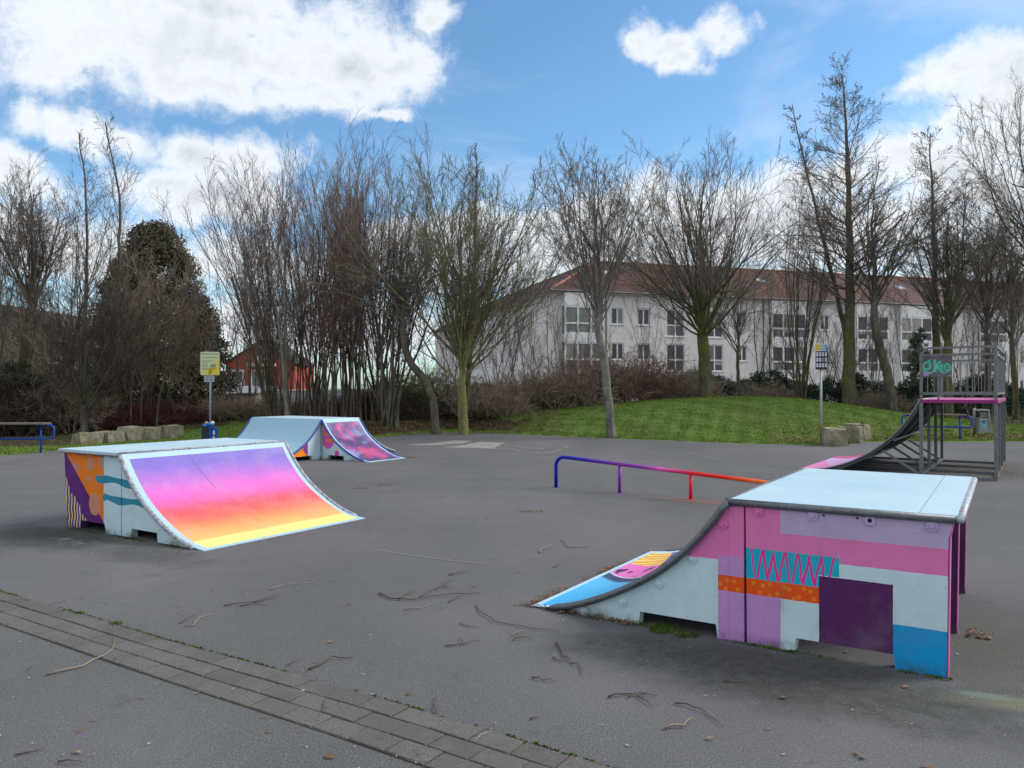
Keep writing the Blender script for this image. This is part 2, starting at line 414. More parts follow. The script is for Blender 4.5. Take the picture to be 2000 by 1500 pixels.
# moss line along the upper edge of the strip
M_moss = mat('moss', fn=lambda t: t.ramp(t.noise(14, 4, .7), [(.3, (.035, .05, .012)), (.6, (.10, .16, .03)), (.8, (.17, .22, .05))]), rough=1, var=.2)
V = []; T = []
def tuft(x, y, z, r, nb, hgt=.02):
    for _ in range(nb):
        a, d = random.uniform(0, 6.28), random.uniform(0, r) ; cx, cy = x + math.cos(a) * d, y + math.sin(a) * d
        b = len(V); s_ = random.uniform(.004, .011); q = random.uniform(0, 6.28)
        V.extend([(cx + s_ * math.cos(q), cy + s_ * math.sin(q), z), (cx - s_ * math.cos(q), cy - s_ * math.sin(q), z), (cx + random.uniform(-.008, .008), cy + random.uniform(-.008, .008), z + random.uniform(.3, 1) * hgt)])
        T.append((b, b + 1, b + 2))
for i in range(0, n - 1):
    if math.sin(i * .13) + math.sin(i * .041 + 1) + random.uniform(-.6, .9) > -.3:
        p = U[i]; tuft(p[0] + random.uniform(-.01, .012), p[1] + random.uniform(-.01, .01), .004, .012, 16, .012)
for px, py in [(155, 1199), (228, 1219), (222, 1222)]:
    q = gp(px, py); tuft(q[0], q[1], .004, .04, 70, .018)
for px, py, r_ in [(1300, 1226, .10), (1290, 1232, .08), (1340, 1240, .08)]:
    q = gp(px, py); tuft(q[0], q[1], .002, r_, 300, .02)
G1, G2, G3, TH = (1.519, 5.029), (-4.378, 8.645), (-4.427, 18.03), .568
ux, wx = np.array([math.cos(TH), -math.sin(TH)]), np.array([math.sin(TH), math.cos(TH)])
def loc2(G, a, b): return np.array(G) + ux * a + wx * b
for G, a0, a1, b in [(G1, -1.4, 1.16, -.015), (G2, -1.15, 1.1, -.015)]:
    for _ in range(260):
        aa = random.uniform(a0, a1)
        if math.sin(aa * 7) + random.uniform(-1, 1) > 0:
            q = loc2(G, aa, b + random.uniform(-.03, .01)); tuft(q[0], q[1], .002, .03, 10, .012)
tag(link('moss', npmesh('moss', V, tris=T, mats=[M_moss])), kind='stuff')
# faded paint on the far asphalt
M_fpaint = mat('faded_white_paint', fn=lambda t: t.mix(t.noise(5, 6, .7).ss(.35, .65) * .55, (.30, .29, .27), (.16, .16, .155)), rough=.9, var=.15, vscale=30)
mk = MB()
def zz(p): return (780 + p[0] * .18, 840 + p[1] * .18)
for poly in ([(80, 158), (320, 145), (470, 128), (600, 113), (800, 118), (740, 130), (690, 148), (570, 150), (420, 167), (200, 165)],
             [(410, 187), (600, 178), (745, 158), (735, 150), (810, 143), (870, 128), (1160, 140), (1110, 155), (1040, 190), (1050, 204), (850, 196), (600, 191)]):
    mk.add([(*gp(*zz(p)), .004) for p in poly], [tuple(range(len(poly)))])
for line in ([(1100, 158), (1350, 152), (1640, 174), (1835, 183), (1775, 200)], [(1050, 203), (1240, 215), (1400, 237), (1550, 254)], [(1575, 251), (1650, 238), (1760, 218), (1690, 208)],
             [(1060, 192), (1200, 178), (1340, 165)], [(1200, 205), (1480, 215), (1590, 195)], [(1280, 178), (1400, 196), (1560, 190)], [(1080, 196), (1300, 208), (1500, 200)]):
    P = [Vector((*gp(*zz(p)), 0)) for p in line]
    for i in range(len(P) - 1):
        d_ = (P[i + 1] - P[i]).normalized(); q = Vector((-d_.y, d_.x, 0)) * .035
        z_ = .004 + .0012 * i
        mk.add([(p.x, p.y, z_) for p in (P[i] - q, P[i + 1] - q, P[i + 1] + q, P[i] + q)], [(0, 1, 2, 3)])
tag(mk.build('ground_marking', M_fpaint), 'faded pale paint shape with thin outlines on the far asphalt', 'ground marking')
ck = MB()
P = [Vector((*gp(x, y), .004)) for x, y in ((735, 1074), (800, 1085), (870, 1094), (945, 1102))]
for i in range(3):
    d_ = (P[i + 1] - P[i]).normalized(); q = Vector((-d_.y, d_.x, 0)) * .008; ck.add([P[i] - q, P[i + 1] - q, P[i + 1] + q, P[i] + q], [(0, 1, 2, 3)])
tag(ck.build('chalk_line', M_fpaint), 'thin pale scratch line on open asphalt in the middle of the square', 'ground marking')
# ------------------------------------------------------------------ skate ramps
HR = .928
PS = [0, .1, .2, .32, .45, .68, .9, 1.14, 1.3, 1.5]; PZ = [.928, .775, .652, .53, .415, .27, .158, .062, .026, .006]
def prof(s): return float(np.interp(s, PS, PZ))
_S = np.linspace(0, 1.5, 61); _Z = np.interp(_S, PS, PZ)
_Zs = np.convolve(np.pad(_Z, 4, mode='reflect', reflect_type='odd'), np.ones(9) / 9, 'valid')
def prof(s): return float(np.interp(s, _S, _Zs))
LB = (.46, .66, .78); DECK = (.60, .77, .86)
def wear(t, c, amt=.25):
    x, y, z = t.xyz()
    c = t.mix(t.noise(14, 6, .75).ss(.62, .72) * amt * 1.6, c, (.16, .15, .14))
    c = t.mix(t.noise(2.2, 7, .7).ss(.48, .75) * .22, c, (.25, .25, .24))
    c = t.mix(t.noise(7, 8, .8, vs=(1, 1, .12)).ss(.56, .70) * .22, c, (.14, .14, .13))
    dirt = (1.0 - z.ss(.0, .09)) * t.noise(9, 5, .7).ss(.35, .65)
    return t.mix(dirt * .75, c, (.05, .055, .05))
def pits(t): return (t.vor(45).ss(.0, .10)) * (t.noise(4, 2).gt(.52)) + t.noise(60, 4, .6) * .35 + t.noise(9, 3) * .5
def rect(x, z, a, b, c, d): return x.gt(a) * x.lt(b) * z.gt(c) * z.lt(d)
def circ(x, z, cx, cz, rx, rz=None):
    rz = rz or rx; u = (x - cx) * (1 / rx); v = (z - cz) * (1 / rz); return (u * u + v * v).lt(1.0)
PINK, LILAC, TEAL, ORNG, PURP, SKYB = sr(222, 122, 180), sr(186, 168, 206), sr(0, 178, 205), sr(232, 84, 12), sr(84, 34, 92), sr(0, 152, 216)
LIL2, HOT, PALE = sr(190, 142, 204), sr(240, 40, 150), (.56, .73, .79)

def dots(t, c, x, z, pts, r, col):
    for a, b in pts: c = t.mix(circ(x, z, a, b, r) * .85, c, col)
    return c
def r1_paint(t):
    x, y, z = t.xyz()
    wob = (t.noise(18, 3) - .5) * .008
    X, Z = x + wob, z + wob
    c = t.rgb(PALE)
    c = t.mix(Z.gt(.52) * X.lt(.0), c, PINK)
    c = t.mix(rect(X, Z, -.182, 0, -1, .55), c, LIL2)
    c = t.mix(rect(X, Z, -.182, .449, .32, .422), c, ORNG)
    # main block
    m = X.gt(.0)
    c = t.mix(rect(X, Z, 0, .218, -1, .322), c, LIL2)
    c = t.mix(rect(X, Z, 0, 2, .58, 2), c, PINK)
    c = t.mix(rect(X, Z, .219, 2, .733, 2), c, LILAC)
    c = t.mix(rect(X, Z, 0, .566, .422, .617), c, TEAL)
    c = t.mix(rect(X, Z, .449, .566, .40, .499), c, PALE)
    # scribble: a looping zigzag stroke over the teal
    zz_ = (Z - .405) * (1 / .215)
    q = (X + (zz_ * 3.1).sin() * .006 + (t.noise(6, 2) - .5) * .03) * (1 / .036)
    saw = q.pp(1.0)
    amp = (X * 61.0).sin() * .12
    stroke = ((saw - zz_ + amp).ab()).lt(.19) * rect(X, Z, .03, .545, .425, .614)
    c = t.mix(stroke, c, HOT)
    c = t.mix(rect(X, Z, .449, .861, .084, .494), c, PURP)
    c = t.mix(rect(X, Z, .861, 2, -1, .264), c, SKYB)
    dp = [(-.165, .36), (-.12, .39), (-.075, .39), (-.05, .34), (-.13, .335), (.05, .395), (.11, .385), (.155, .402), (.20, .345), (.24, .395), (.27, .385), (.33, .345), (.30, .33), (.40, .39), (.42, .345), (.36, .40), (.15, .33), (.09, .34)]
    c = t.mix(rect(X, Z, -.182, .449, .32, .422) * 1.0, c, dots(t, c, X, Z, dp, .014, sr(240, 130, 30)))
    c = t.mix(t.vor(30).lt(.07) * t.noise(3, 2).gt(.5), c, (.04, .03, .05))
    return wear(t, c, .15), pits(t)
def plain_paint(col, amt=.2):
    return lambda t: (wear(t, t.rgb(col), amt), pits(t))
M_r1 = mat('mural_pink_block', fn=r1_paint, rough=.62, var=.07, vscale=6, bump=(.45, .004), spec=.3)
M_pinkc = mat('pink_concrete', fn=plain_paint(sr(214, 110, 170)), rough=.65, var=.08, bump=(.4, .004))
M_purpc = mat('purple_concrete', fn=plain_paint(PURP), rough=.65, var=.08, bump=(.4, .004))
M_palec = mat('pale_concrete', fn=plain_paint(PALE), rough=.65, var=.06, bump=(.4, .004))
def deck_fn(t):
    x, y, z = t.xyz()
    c = t.mix(t.noise(1.2, 5, .6), DECK, (.35, .55, .68))
    c = t.mix(t.noise(3, 8, .75, vs=(1, 6, 1)).ss(.60, .72) * .25, c, (.42, .52, .58))
    c = t.mix(t.noise(5, 6, .75, vs=(6, .25, 1)).ss(.60, .70) * .25, c, (.30, .37, .41))
    c = t.mix(t.noise(1.7, 7, .75).ss(.55, .75) * .30, c, (.33, .43, .48))
    return t.mix(t.noise(30, 3, .7).ss(.68, .74) * .5, c, (.20, .21, .22))
M_deck = mat('light_blue_deck', fn=deck_fn, rough=.42, var=.03, spec=.5, bump=(30, .06, .002))
M_galv = mat('galvanised_steel', fn=lambda t: t.mix(t.noise(9, 5, .7), (.11, .12, .13), (.24, .26, .27)), rough=.5, metal=.7, var=.2, vscale=30)
M_dpipe = mat('worn_steel_pipe', fn=lambda t: t.mix(t.noise(16, 5, .7), (.07, .08, .09), (.24, .26, .28)), rough=.5, metal=.6, var=.2, vscale=50)
M_ppipe = mat('painted_pipe', fn=lambda t: t.mix(t.noise(22, 5, .7).ss(.48, .6), (.40, .44, .50), (.24, .20, .21)), rough=.5, metal=.2, var=.2)
M_bpipe = mat('blue_painted_pipe', fn=lambda t: t.mix(t.noise(12, 5, .7).ss(.55, .7), (.04, .08, .30), (.2, .25, .35)), rough=.5, var=.2)
M_dark = mat('black_ply', (.012, .012, .014), rough=.8)
M_gap = mat('rubber_gap', (.015, .015, .017), rough=.9)

def quarter(parent, x0, sgn, y0, y1, m_sheet, m_side, notch, m_pipe, pipe=True, both=True, tipfront=0.0, side_top=0.0, sheet_name='riding_surface', plates=(), axis='x', pan_ends=None):
    """curved transition descending along sgn*x from x0, between y0 and y1 (or along y when axis='y')"""
    def P(s, y, z): return (x0 + sgn * s, y, z) if axis == 'x' else (y, x0 + sgn * s, z)
    S = np.linspace(0, 1.5, 40); n = len(S)
    me = bpy.data.meshes.new(sheet_name); vs = []; fs = []
    arc = np.r_[0, np.cumsum(np.hypot(np.diff(S), np.diff([prof(s) for s in S])))]; arc /= arc[-1]
    ny = 9
    for k, s in enumerate(S):
        for j in range(ny):
            y = y0 + (y1 - y0) * j / (ny - 1)
            if j == 0: y += tipfront * (s / 1.5)
            vs.append(P(s, y, prof(s) + .001))
    for k in range(n - 1):
        for j in range(ny - 1): fs.append((k * ny + j, k * ny + j + 1, (k + 1) * ny + j + 1, (k + 1) * ny + j))
    nb = len(vs)
    for k, s in enumerate(S):
        for y in (y0, y1): vs.append(P(s, y, max(prof(s) - .012, .0)))
    for k in range(n - 1):
        a, b = nb + 2 * k, nb + 2 * k + 2
        fs.append((a, b, b + 1, a + 1)); fs.append((k * ny, (k + 1) * ny, b, a)); fs.append((k * ny + ny - 1, a + 1, b + 1, (k + 1) * ny + ny - 1))
    fs.append((nb - ny, nb - 1, nb + 2 * n - 1, nb + 2 * n - 2)); 
    me.from_pydata(vs, [], fs); me.materials.append(m_sheet)
    uv = me.uv_layers.new(name='UVMap')
    for p in me.polygons:
        for li in p.loop_indices:
            vi = me.loops[li].vertex_index
            if vi < nb: uv.data[li].uv = (vi % ny / (ny - 1), arc[vi // ny])
            else: uv.data[li].uv = ((vi - nb) % 2, arc[(vi - nb) // 2])
        p.use_smooth = True
    import bmesh
    bm = bmesh.new(); bm.from_mesh(me); bmesh.ops.recalc_face_normals(bm, faces=bm.faces)
    for e in bm.edges:
        if len(e.link_faces) == 2 and e.calc_face_angle(0) > .6: e.smooth = False
    bm.to_mesh(me); bm.free()
    link(sheet_name, me, parent)
    # concrete side walls
    a, b, zt = notch
    def side(y, th):
        poly = [(0.012, 0), (0.012, prof(0) - .035 - side_top)] + [(s, max(prof(s) - .03, .002)) for s in np.linspace(.02, 1.26, 24)] + [(1.26, 0), (b, 0), (b - .012, zt), (a + .012, zt), (a, 0)]
        poly = [(x0 + sgn * p[0], p[1]) for p in poly]
        mb = MB().prism(poly, y, y + th, axis='y' if axis == 'x' else 'x')
        return mb.build('side_wall', m_side, parent)
    w0 = side(y0 + .02, .08)
    side(y1 - .10, .08); side((y0 + y1) / 2 - .04, .08)
    if pipe:
        for y in ((y0, y1) if both else (y0,)):
            yy = y - .012 if y == y0 else y + .012
            pp_ = [P(s, yy, prof(s) + (.0 if s > .03 else -.01)) for s in np.linspace(.01, 1.31, 34)]
            pp_[-1] = P(1.33, yy, .012)
            MB().tube(pp_, .024, 10).build('edge_pipe', m_pipe, parent, smooth=True)
    return w0
def bolt_plate(parent, x, y, z, rot, m, bolt=True):
    ca, sa = math.cos(rot), math.sin(rot)
    def T(L, k=1): return [(x + u_ * ca + v_ * sa, z - u_ * sa + v_ * ca) for u_, v_ in L]
    pl = []
    for i in range(16):
        q = 2 * math.pi * i / 16; cx, cz = math.cos(q), math.sin(q); k = .029 * min(1 / max(abs(cx), abs(cz)), 1.18)
        pl.append((cx * k, cz * k))
    o = MB().prism(T(pl), y - .013, y).build('bolt_plate', m, parent)
    if bolt:
        q = [(.011 * math.cos(2 * math.pi * i / 6), .011 * math.sin(2 * math.pi * i / 6)) for i in range(6)]
        q2 = [(.016 * math.cos(2 * math.pi * i / 14), .016 * math.sin(2 * math.pi * i / 14)) for i in range(14)]
        MB().prism(T(q2), y - .018, y - .013).prism(T(q), y - .030, y - .018).build('bolt', m, o)
    else:
        q = [(.013 * math.cos(2 * math.pi * i / 12), .013 * math.sin(2 * math.pi * i / 12)) for i in range(12)]
        MB().prism(T(q), y - .0145, y - .013).build('bolt_hole', M_gap, o)

# --- pink ramp (near right)
def uvfn(f): return f
def r1_sheet(t):
    x, y, z = t.xyz(); n = t.noise(3, 4)
    X = x + 0.0; Y = y + (n - .5) * .05
    c = t.mix(Y.ss(-.1, .9), sr(60, 175, 235), sr(90, 190, 240))
    c = t.mix((X + 1.05).ss(-.05, .25) * .6, c, sr(190, 225, 240))
    # boundaries shear towards the deck
    v = Y + (X + 1.55) * 1.05                                  # ~1.1 along the dark swoosh
    c = t.mix((v.ss(1.02, 1.10)), c, sr(60, 70, 110))
    c = t.mix(v.gt(1.215), c, sr(195, 215, 235))
    c = t.mix(v.gt(1.24), c, sr(238, 120, 195))
    spot = t.noise(9, 2, .5, vs=(1.0, .55, 1)).gt(.585)
    c = t.mix(spot * v.gt(1.27), c, sr(70, 45, 95))
    v2 = Y + (X + 1.55) * .75
    c = t.mix(v2.gt(1.66), c, t.mix(((Y * 46.0) + (n * 9.0)).sin().gt(.1), sr(245, 225, 120), sr(240, 150, 50)))
    c = t.mix((X + Y * .25).gt(-.78) * v2.gt(1.5), c, t.mix(((X * 60.0) + (n * 9.0)).sin().gt(.0), sr(120, 110, 170), sr(70, 60, 110)))
    u, vv, _ = t.xyz('UV')
    edge = (u.lt(.02) + u.gt(.955) + vv.gt(.972)).mn(1.0)
    return t.mix(edge, c, sr(185, 220, 240))
M_r1s = mat('mural_blue_pink_slope', fn=r1_sheet, rough=.45, var=.05, spec=.45)
r1 = thing('skate_ramp', (*G1, 0), -TH, 'nearest skate ramp, painted in pink, lilac and purple blocks with light blue top', 'skate ramp', 'painted concrete skate ramps')
quarter(r1, -.10, -1, -.03, 2.28, M_r1s, M_r1, (.085, .645, .09), M_dpipe, tipfront=-.02)
# fix-up wall filling between the transition's side wall and the gap
MB().prism([(-.115, .0), (-.012, .0), (-.012, .885), (-.115, .893)], -.01, .07).build('side_wall', M_r1, r1)
MB().box(1.0, 1.19, .0, 2.28, .905, HR).build('deck_edge_strip', M_deck, r1)
MB().box(-.098, .995, .0, 2.28, .904, HR - .001).build('deck_sheet', M_deck, r1)
def r1_front(y, th, m, xr):
    poly = [(.008, 0), (.0, .885), (1.165, .885), (1.165, .86), (1.148, .8), (1.135, 0), (.872, 0), (.862, .086), (.314, .086), (.302, 0)]
    return MB().prism(poly, y, y + th).build('block_wall', m, r1)
r1_front(-.01, .085, [M_r1], 0)
for yy in (.94, 2.14): r1_front(yy, .085, [M_purpc], 0)
for yy in (-.008, .942, 2.142):
    MB().prism([(1.1385, 0), (1.1455, 0), (1.1585, .8), (1.172, .86), (1.172, .884), (1.166, .884), (1.152, .8)], yy, yy + .081).build('wall_end', M_pinkc, r1)
MB().tube([(-.105, -.018, .905), (.5, -.02, .905), (1.18, -.018, .905)], .0235, 12).build('edge_pipe', M_dpipe, r1, smooth=True)
MB().tube([(1.205, -.018, .905), (1.205, 1, .905), (1.205, 2.28, .905)], .0235, 12).build('edge_pipe', M_ppipe, r1, smooth=True)
MB().tube([(-.125, .01, .912), (-.125, 2.27, .912)], .018, 10).build('coping_pipe', M_dpipe, r1, smooth=True)
for (x, z, rr_) in [(-.158, .770, .9), (-.363, .520, .7), (-.604, .318, .5), (-.876, .152, .35), (-1.179, .040, .1)]: bolt_plate(r1, x + .012, -.0105, z - .012, rr_, M_r1)
for i, (x, z) in enumerate([(.086, .862), (.415, .862), (.739, .862), (1.065, .860)]): bolt_plate(r1, x, -.0105, z, 0, M_r1, bolt=i != 2)
for x in (.478, .669):
    MB().prism([(x + .007 * math.cos(a), .868 + .007 * math.sin(a)) for a in np.linspace(0, 5.8, 10)], -.0118, -.0095).build('bolt_hole', M_gap, r1)

# --- sunset ramp (left)
def r2_paint(t):
    x, y, z = t.xyz()
    wob = (t.noise(14, 3) - .5) * .008; X, Z = x + wob, z + wob
    c = t.rgb(PALE)
    OR = sr(240, 125, 0)
    c = t.mix(X.lt(-.352), c, OR)
    for a, b, rx, rz in [(-.965, .70, .085, .075), (-.64, .772, .085, .072), (-.665, .60, .045, .04), (-.40, .80, .075, .07), (-.54, .31, .118, .13)]:
        c = t.mix(circ(X, Z, a, b, rx, rz) * X.lt(-.352), c, sr(205, 140, 115))
    dg = (X + 1.182) * .919 + Z
    c = t.mix((dg.lt(.885)) * X.lt(-.345), c, sr(92, 28, 118))
    c = t.mix(circ(X, Z, -.54, .31, .118, .13), c, sr(205, 140, 115))
    wv = ((X + (Z * 34.0).sin() * .007 + (t.noise(5, 2) - .5) * .03) * 17.0).fract()
    c = t.mix((wv - .5).ab().lt(.19) * ((X + 1.16) + Z + (t.noise(9, 1, vs=(1, 0, 0)) - .5) * .35).lt(.56) * X.lt(-.62), c, sr(226, 214, 130))
    for cz, x0_, x1_, ph in [(.597, -.525, .30, 0.0), (.395, -.38, .42, 1.9)]:
        h = ((X * 9.0 + ph).sin() * .012); hw = .038 + ((X * 13.0 + ph).sin() * .008)
        inside = ((Z - cz + h + (X * .03)).ab() - hw).lt(0.0) * X.gt(x0_ + .04) * X.lt(x1_)
        cap = circ(X, Z, x0_ + .045, cz + .015 if cz > .5 else cz + .005, .045, .036)
        c = t.mix(inside.mx(cap), c, sr(38, 138, 168))
    c = t.mix((Z.gt(.86)) * t.noise(22, 4, .7).gt(.52) * .7, c, (.08, .05, .04))
    return wear(t, c, .12), pits(t)
M_r2 = mat('mural_orange_purple', fn=r2_paint, rough=.62, var=.06, vscale=6, bump=(.4, .004), spec=.3)
def r2_sheet(t):
    u, v, _ = t.xyz('UV')
    n = t.noise(3.5, 4, .55) - .5
    vv = v + n * .10 + (u - .5) * -.015
    c = t.ramp(vv, [(.02, sr(92, 82, 188)), (.12, sr(108, 80, 196)), (.19, sr(150, 90, 200)), (.27, sr(196, 92, 200)), (.36, sr(235, 88, 190)), (.43, sr(250, 78, 160)),
                    (.49, sr(250, 66, 105)), (.54, sr(246, 60, 70)), (.60, sr(250, 92, 62)), (.67, sr(253, 132, 66)), (.76, sr(255, 165, 80)), (.84, sr(255, 190, 95))])
    yl = (v + n * .012 - u * .0).ss(.825, .845)
    c = t.mix(yl, c, sr(240, 240, 125))
    x, y, z = t.xyz()
    scr = ((u - .345 - v * .20 + (t.noise(5, 2) - .5) * .04).ab().lt(.0022)) * v.lt(.34)
    c = t.mix(scr, c, sr(60, 40, 110))
    scr = ((u - .335 - v * .17 + (t.noise(5, 2) - .5) * .02).ab().lt(.0015)) * v.gt(.6) * v.lt(.76)
    c = t.mix(scr * .6, c, sr(120, 40, 40))
    c = t.mix(t.vor(16).lt(.045) * t.noise(3, 1).gt(.5), c, sr(90, 40, 80))
    edge = (u.lt(.035) + u.gt(.968) + v.lt(.05) + v.gt(.968)).mn(1.0)
    c = t.mix(edge, c, sr(165, 205, 228))
    c = t.mix(.10, c, (.55, .52, .52)); c = t.mix(t.noise(1.6, 8, .75).ss(.46, .70) * .20, c, (.55, .5, .5))
    for sc_, vs_, a_ in ((9, (1, .05, .3), .22), (7, (.08, 1, .3), .16)): c = t.mix(t.noise(sc_ * 3, 5, .75, vs=vs_).ss(.64, .70) * a_, c, (.30, .26, .28))
    return c
M_r2s = mat('mural_sunset', fn=r2_sheet, rough=.5, var=.03, spec=.35)
r2 = thing('skate_ramp', (*G2, 0), -TH, 'ramp with a violet to yellow sunset gradient on its curved face, at the left', 'skate ramp', 'painted concrete skate ramps')
quarter(r2, .0, 1, .0, 2.335, M_r2s, M_r2, (.185, .68, .10), M_ppipe)
poly = [(-.006, 0), (-.004, .885), (-1.205, .885), (-1.195, .8), (-1.125, 0), (-.835, 0), (-.83, .10), (-.333, .10), (-.305, 0)]
for yy in (.02, 2.23): MB().prism(poly, yy, yy + .085).build('block_wall', M_r2 if yy < 1 else M_palec, r2)
MB().prism([(-1.2, .0), (-1.15, 0), (-1.15, .88), (-1.2, .88)], .11, 2.22).build('end_wall', M_palec, r2)
MB().box(-1.236, -.004, -.03, 2.335, .903, HR).build('deck_sheet', M_deck, r2)
MB().tube([(-1.23, -.035, .9), (-.02, -.035, .9)], .014, 8).build('edge_pipe', M_ppipe, r2, smooth=True)
MB().tube([(.004, -.02, .922), (.004, 2.33, .922)], .013, 8).build('coping_pipe', M_ppipe, r2, smooth=True)

# --- far ramp with three transitions
def r3_right(t):
    x, y, z = t.xyz(); c = t.rgb(PALE)
    c = t.mix((x + z * .35).lt(.33) * x.gt(-.01) * z.gt(.5), c, sr(205, 165, 145))
    c = t.mix(circ(x, z, .18, .49, .21, .245), c, sr(224, 92, 178))
    for cz, xa in ((.585, .03), (.445, .11)):
        c = t.mix(((z - cz + (x * 40.0).sin() * .006).ab()).lt(.028) * x.gt(xa) * x.lt(xa + .36), c, sr(240, 140, 30))
    c = t.mix(circ(x, z, .463, .148, .065, .07), c, sr(210, 70, 170))
    return wear(t, c, .1), pits(t)
M_r3r = mat('mural_pink_circle', fn=r3_right, rough=.6, var=.06, bump=(.4, .004))
def r3_left(t):
    x, y, z = t.xyz(); s = -y; c = t.rgb(PALE)
    conf = ((t.vor(9, out=0)).lt(.14)) * t.noise(30, 1).gt(.42)
    c = t.mix(s.gt(.40), c, t.mix(conf, sr(140, 48, 150), (.75, .72, .8)))
    c = t.mix((s.gt(.44)) * ((s - .40) * .95 - (z - .10)).gt(.0) + s.gt(.80), c, sr(250, 140, 20))
    return wear(t, c, .1), pits(t)
M_r3l = mat('mural_orange_confetti', fn=r3_left, rough=.6, var=.06, bump=(.4, .004))
def galaxy(t):
    u, v, _ = t.xyz('UV')
    a = t.noise(2.2, 7, .6, dist=.8); b = t.noise(1.5, 5, .6, dist=.5, vs=(1.3, .8, 1)); d = t.noise(3.4, 6, .6)
    c = t.ramp(a, [(.3, sr(58, 66, 98)), (.47, sr(96, 66, 120)), (.58, sr(150, 78, 145)), (.70, sr(215, 95, 150))])
    c = t.mix(b.ss(.50, .66) * .75, c, sr(120, 160, 205))
    c = t.mix((v.ss(.62, .9)) * .55, c, sr(52, 76, 120))
    c = t.mix(d.ss(.55, .68) * (1.0 - v.ss(.2, .5)) * .8, c, sr(205, 120, 130))
    uu = (u - .55) * 2.6; v2 = (v - .70) * 5.0
    c = t.mix((1.0 - (uu * uu + v2 * v2 + (a - .5) * 5.0 + (d - .5) * 3.0).ss(-.2, .9)) * .6, c, sr(240, 90, 140))
    edge = (u.lt(.05) + u.gt(.95) + v.lt(.055) + v.gt(.965)).mn(1.0)
    return t.mix(edge, c, sr(170, 210, 232))
M_gal = mat('mural_galaxy', fn=galaxy, rough=.5, var=.03)
M_bsheet = mat('light_blue_slope', fn=lambda t: t.mix(t.noise(2, 5, .6), (.28, .48, .62), (.33, .53, .66)), rough=.5, var=.04)
M_rsheet = mat('dark_red_slope', fn=lambda t: t.mix(t.noise(3, 4), sr(120, 40, 60), sr(170, 60, 110)), rough=.6)
r3 = thing('skate_ramp', (*G3, 0), -TH, 'farthest painted ramp, with a plain blue slope and a pink and purple galaxy slope', 'skate ramp', 'painted concrete skate ramps')
quarter(r3, .0, 1, .0, 1.22, M_gal, M_r3r, (.175, .69, .10), M_bpipe)
quarter(r3, .0, -1, -2.455, -.012, M_bsheet, M_r3l, (.27, .80, .10), M_bpipe, axis='y')
quarter(r3, 1.22, 1, -2.455, .0, M_rsheet, M_palec, (.27, .80, .10), M_ppipe, axis='y')
MB().box(-2.455, -.006, .002, 1.216, .903, HR).build('deck_sheet', M_deck, r3)
MB().box(-2.40, -.02, .04, 1.18, .0, .90).build('block_wall', M_palec, r3)

# ------------------------------------------------------------------ grind rail
def rail_fn(t):
    x, y, z = t.xyz(); n = (t.noise(5, 3) - .5) * .12
    return t.ramp((x + n) * (1 / 4.8), [(.0, sr(8, 20, 160)), (.115, sr(20, 25, 170)), (.20, sr(112, 40, 160)), (.33, sr(150, 52, 170)), (.395, sr(225, 90, 180)), (.46, sr(215, 45, 110)), (.50, sr(225, 20, 28)), (.60, sr(232, 40, 25)), (.70, sr(240, 110, 30)), (.9, sr(245, 160, 50))])
M_rail = mat('rainbow_rail_paint', fn=rail_fn, rough=.4, var=.08, vscale=20)
p1, p2, p3 = gp(1086, 952), gp(1209, 963), gp(1349, 975)
ra = math.atan2(p3[1] - p1[1], p3[0] - p1[0]); sp = math.dist(p1, p3) / 2
rl = thing('grind_rail', (*p1, 0), ra, 'low sloping grind rail painted blue, violet, red and orange, behind the pink ramp', 'grind rail')
arc_ = [(0, 0, 0), (0, 0, .25), (0, 0, .36)] + [(.15 - .15 * math.cos(a), 0, .36 + .15 * math.sin(a)) for a in np.linspace(.25, 1.5, 7)]
top_ = [(x, 0, .512 - .066 * (x - .15) / 1.18) for x in (.25, .6, 1.18, 1.8, 2.36, 3.0, 3.6, 4.15)]
end_ = [(4.15 + .12 * math.sin(a), 0, top_[-1][2] - .12 + .12 * math.cos(a)) for a in np.linspace(.3, 1.57, 5)] + [(4.27, 0, 0)]
MB().tube(arc_ + top_ + end_, .030, 12).build('rail_tube', M_rail, rl, smooth=True)
for k in (1, 2, 3):
    x = sp * k; MB().tube([(x, 0, 0), (x, 0, .512 - .066 * (x - .15) / 1.18 - .01)], .026, 12).build('post', M_rail, rl, smooth=True)
    MB().tube([(x, 0, .0), (x, 0, .006)], .05, 14).build('base_collar', M_rail, rl)
MB().tube([(0, 0, .0), (0, 0, .006)], .05, 14).build('base_collar', M_rail, rl)

# ------------------------------------------------------------------ steel tower with transition
T0 = np.array([7.62, 14.42]); TT = .60
tw = thing('ramp_tower', (*T0, 0), -TT, 'tall galvanised steel ramp tower with pink platform, railing and graffiti panel at the right edge', 'ramp tower')
WX, DY, TZ, GZ = 1.18, 3.62, 1.44, 2.40
def bar(a, b, w=.05, name='bar', m=M_galv, par=tw):
    a, b = Vector(a), Vector(b); d = (b - a).normalized()
    s = d.cross(Vector((0, 0, 1))) if abs(d.z) < .95 else Vector((1, 0, 0)); s.normalize(); u_ = s.cross(d)
    vs = [p + s * i * w / 2 + u_ * j * w / 2 for p in (a, b) for i, j in ((-1, -1), (1, -1), (1, 1), (-1, 1))]
    return MB().add(vs, [(0, 1, 2, 3), (7, 6, 5, 4), (0, 4, 5, 1), (1, 5, 6, 2), (2, 6, 7, 3), (3, 7, 4, 0)]).build(name, m, par)
ys4 = [0, 1.2, 2.4, DY]
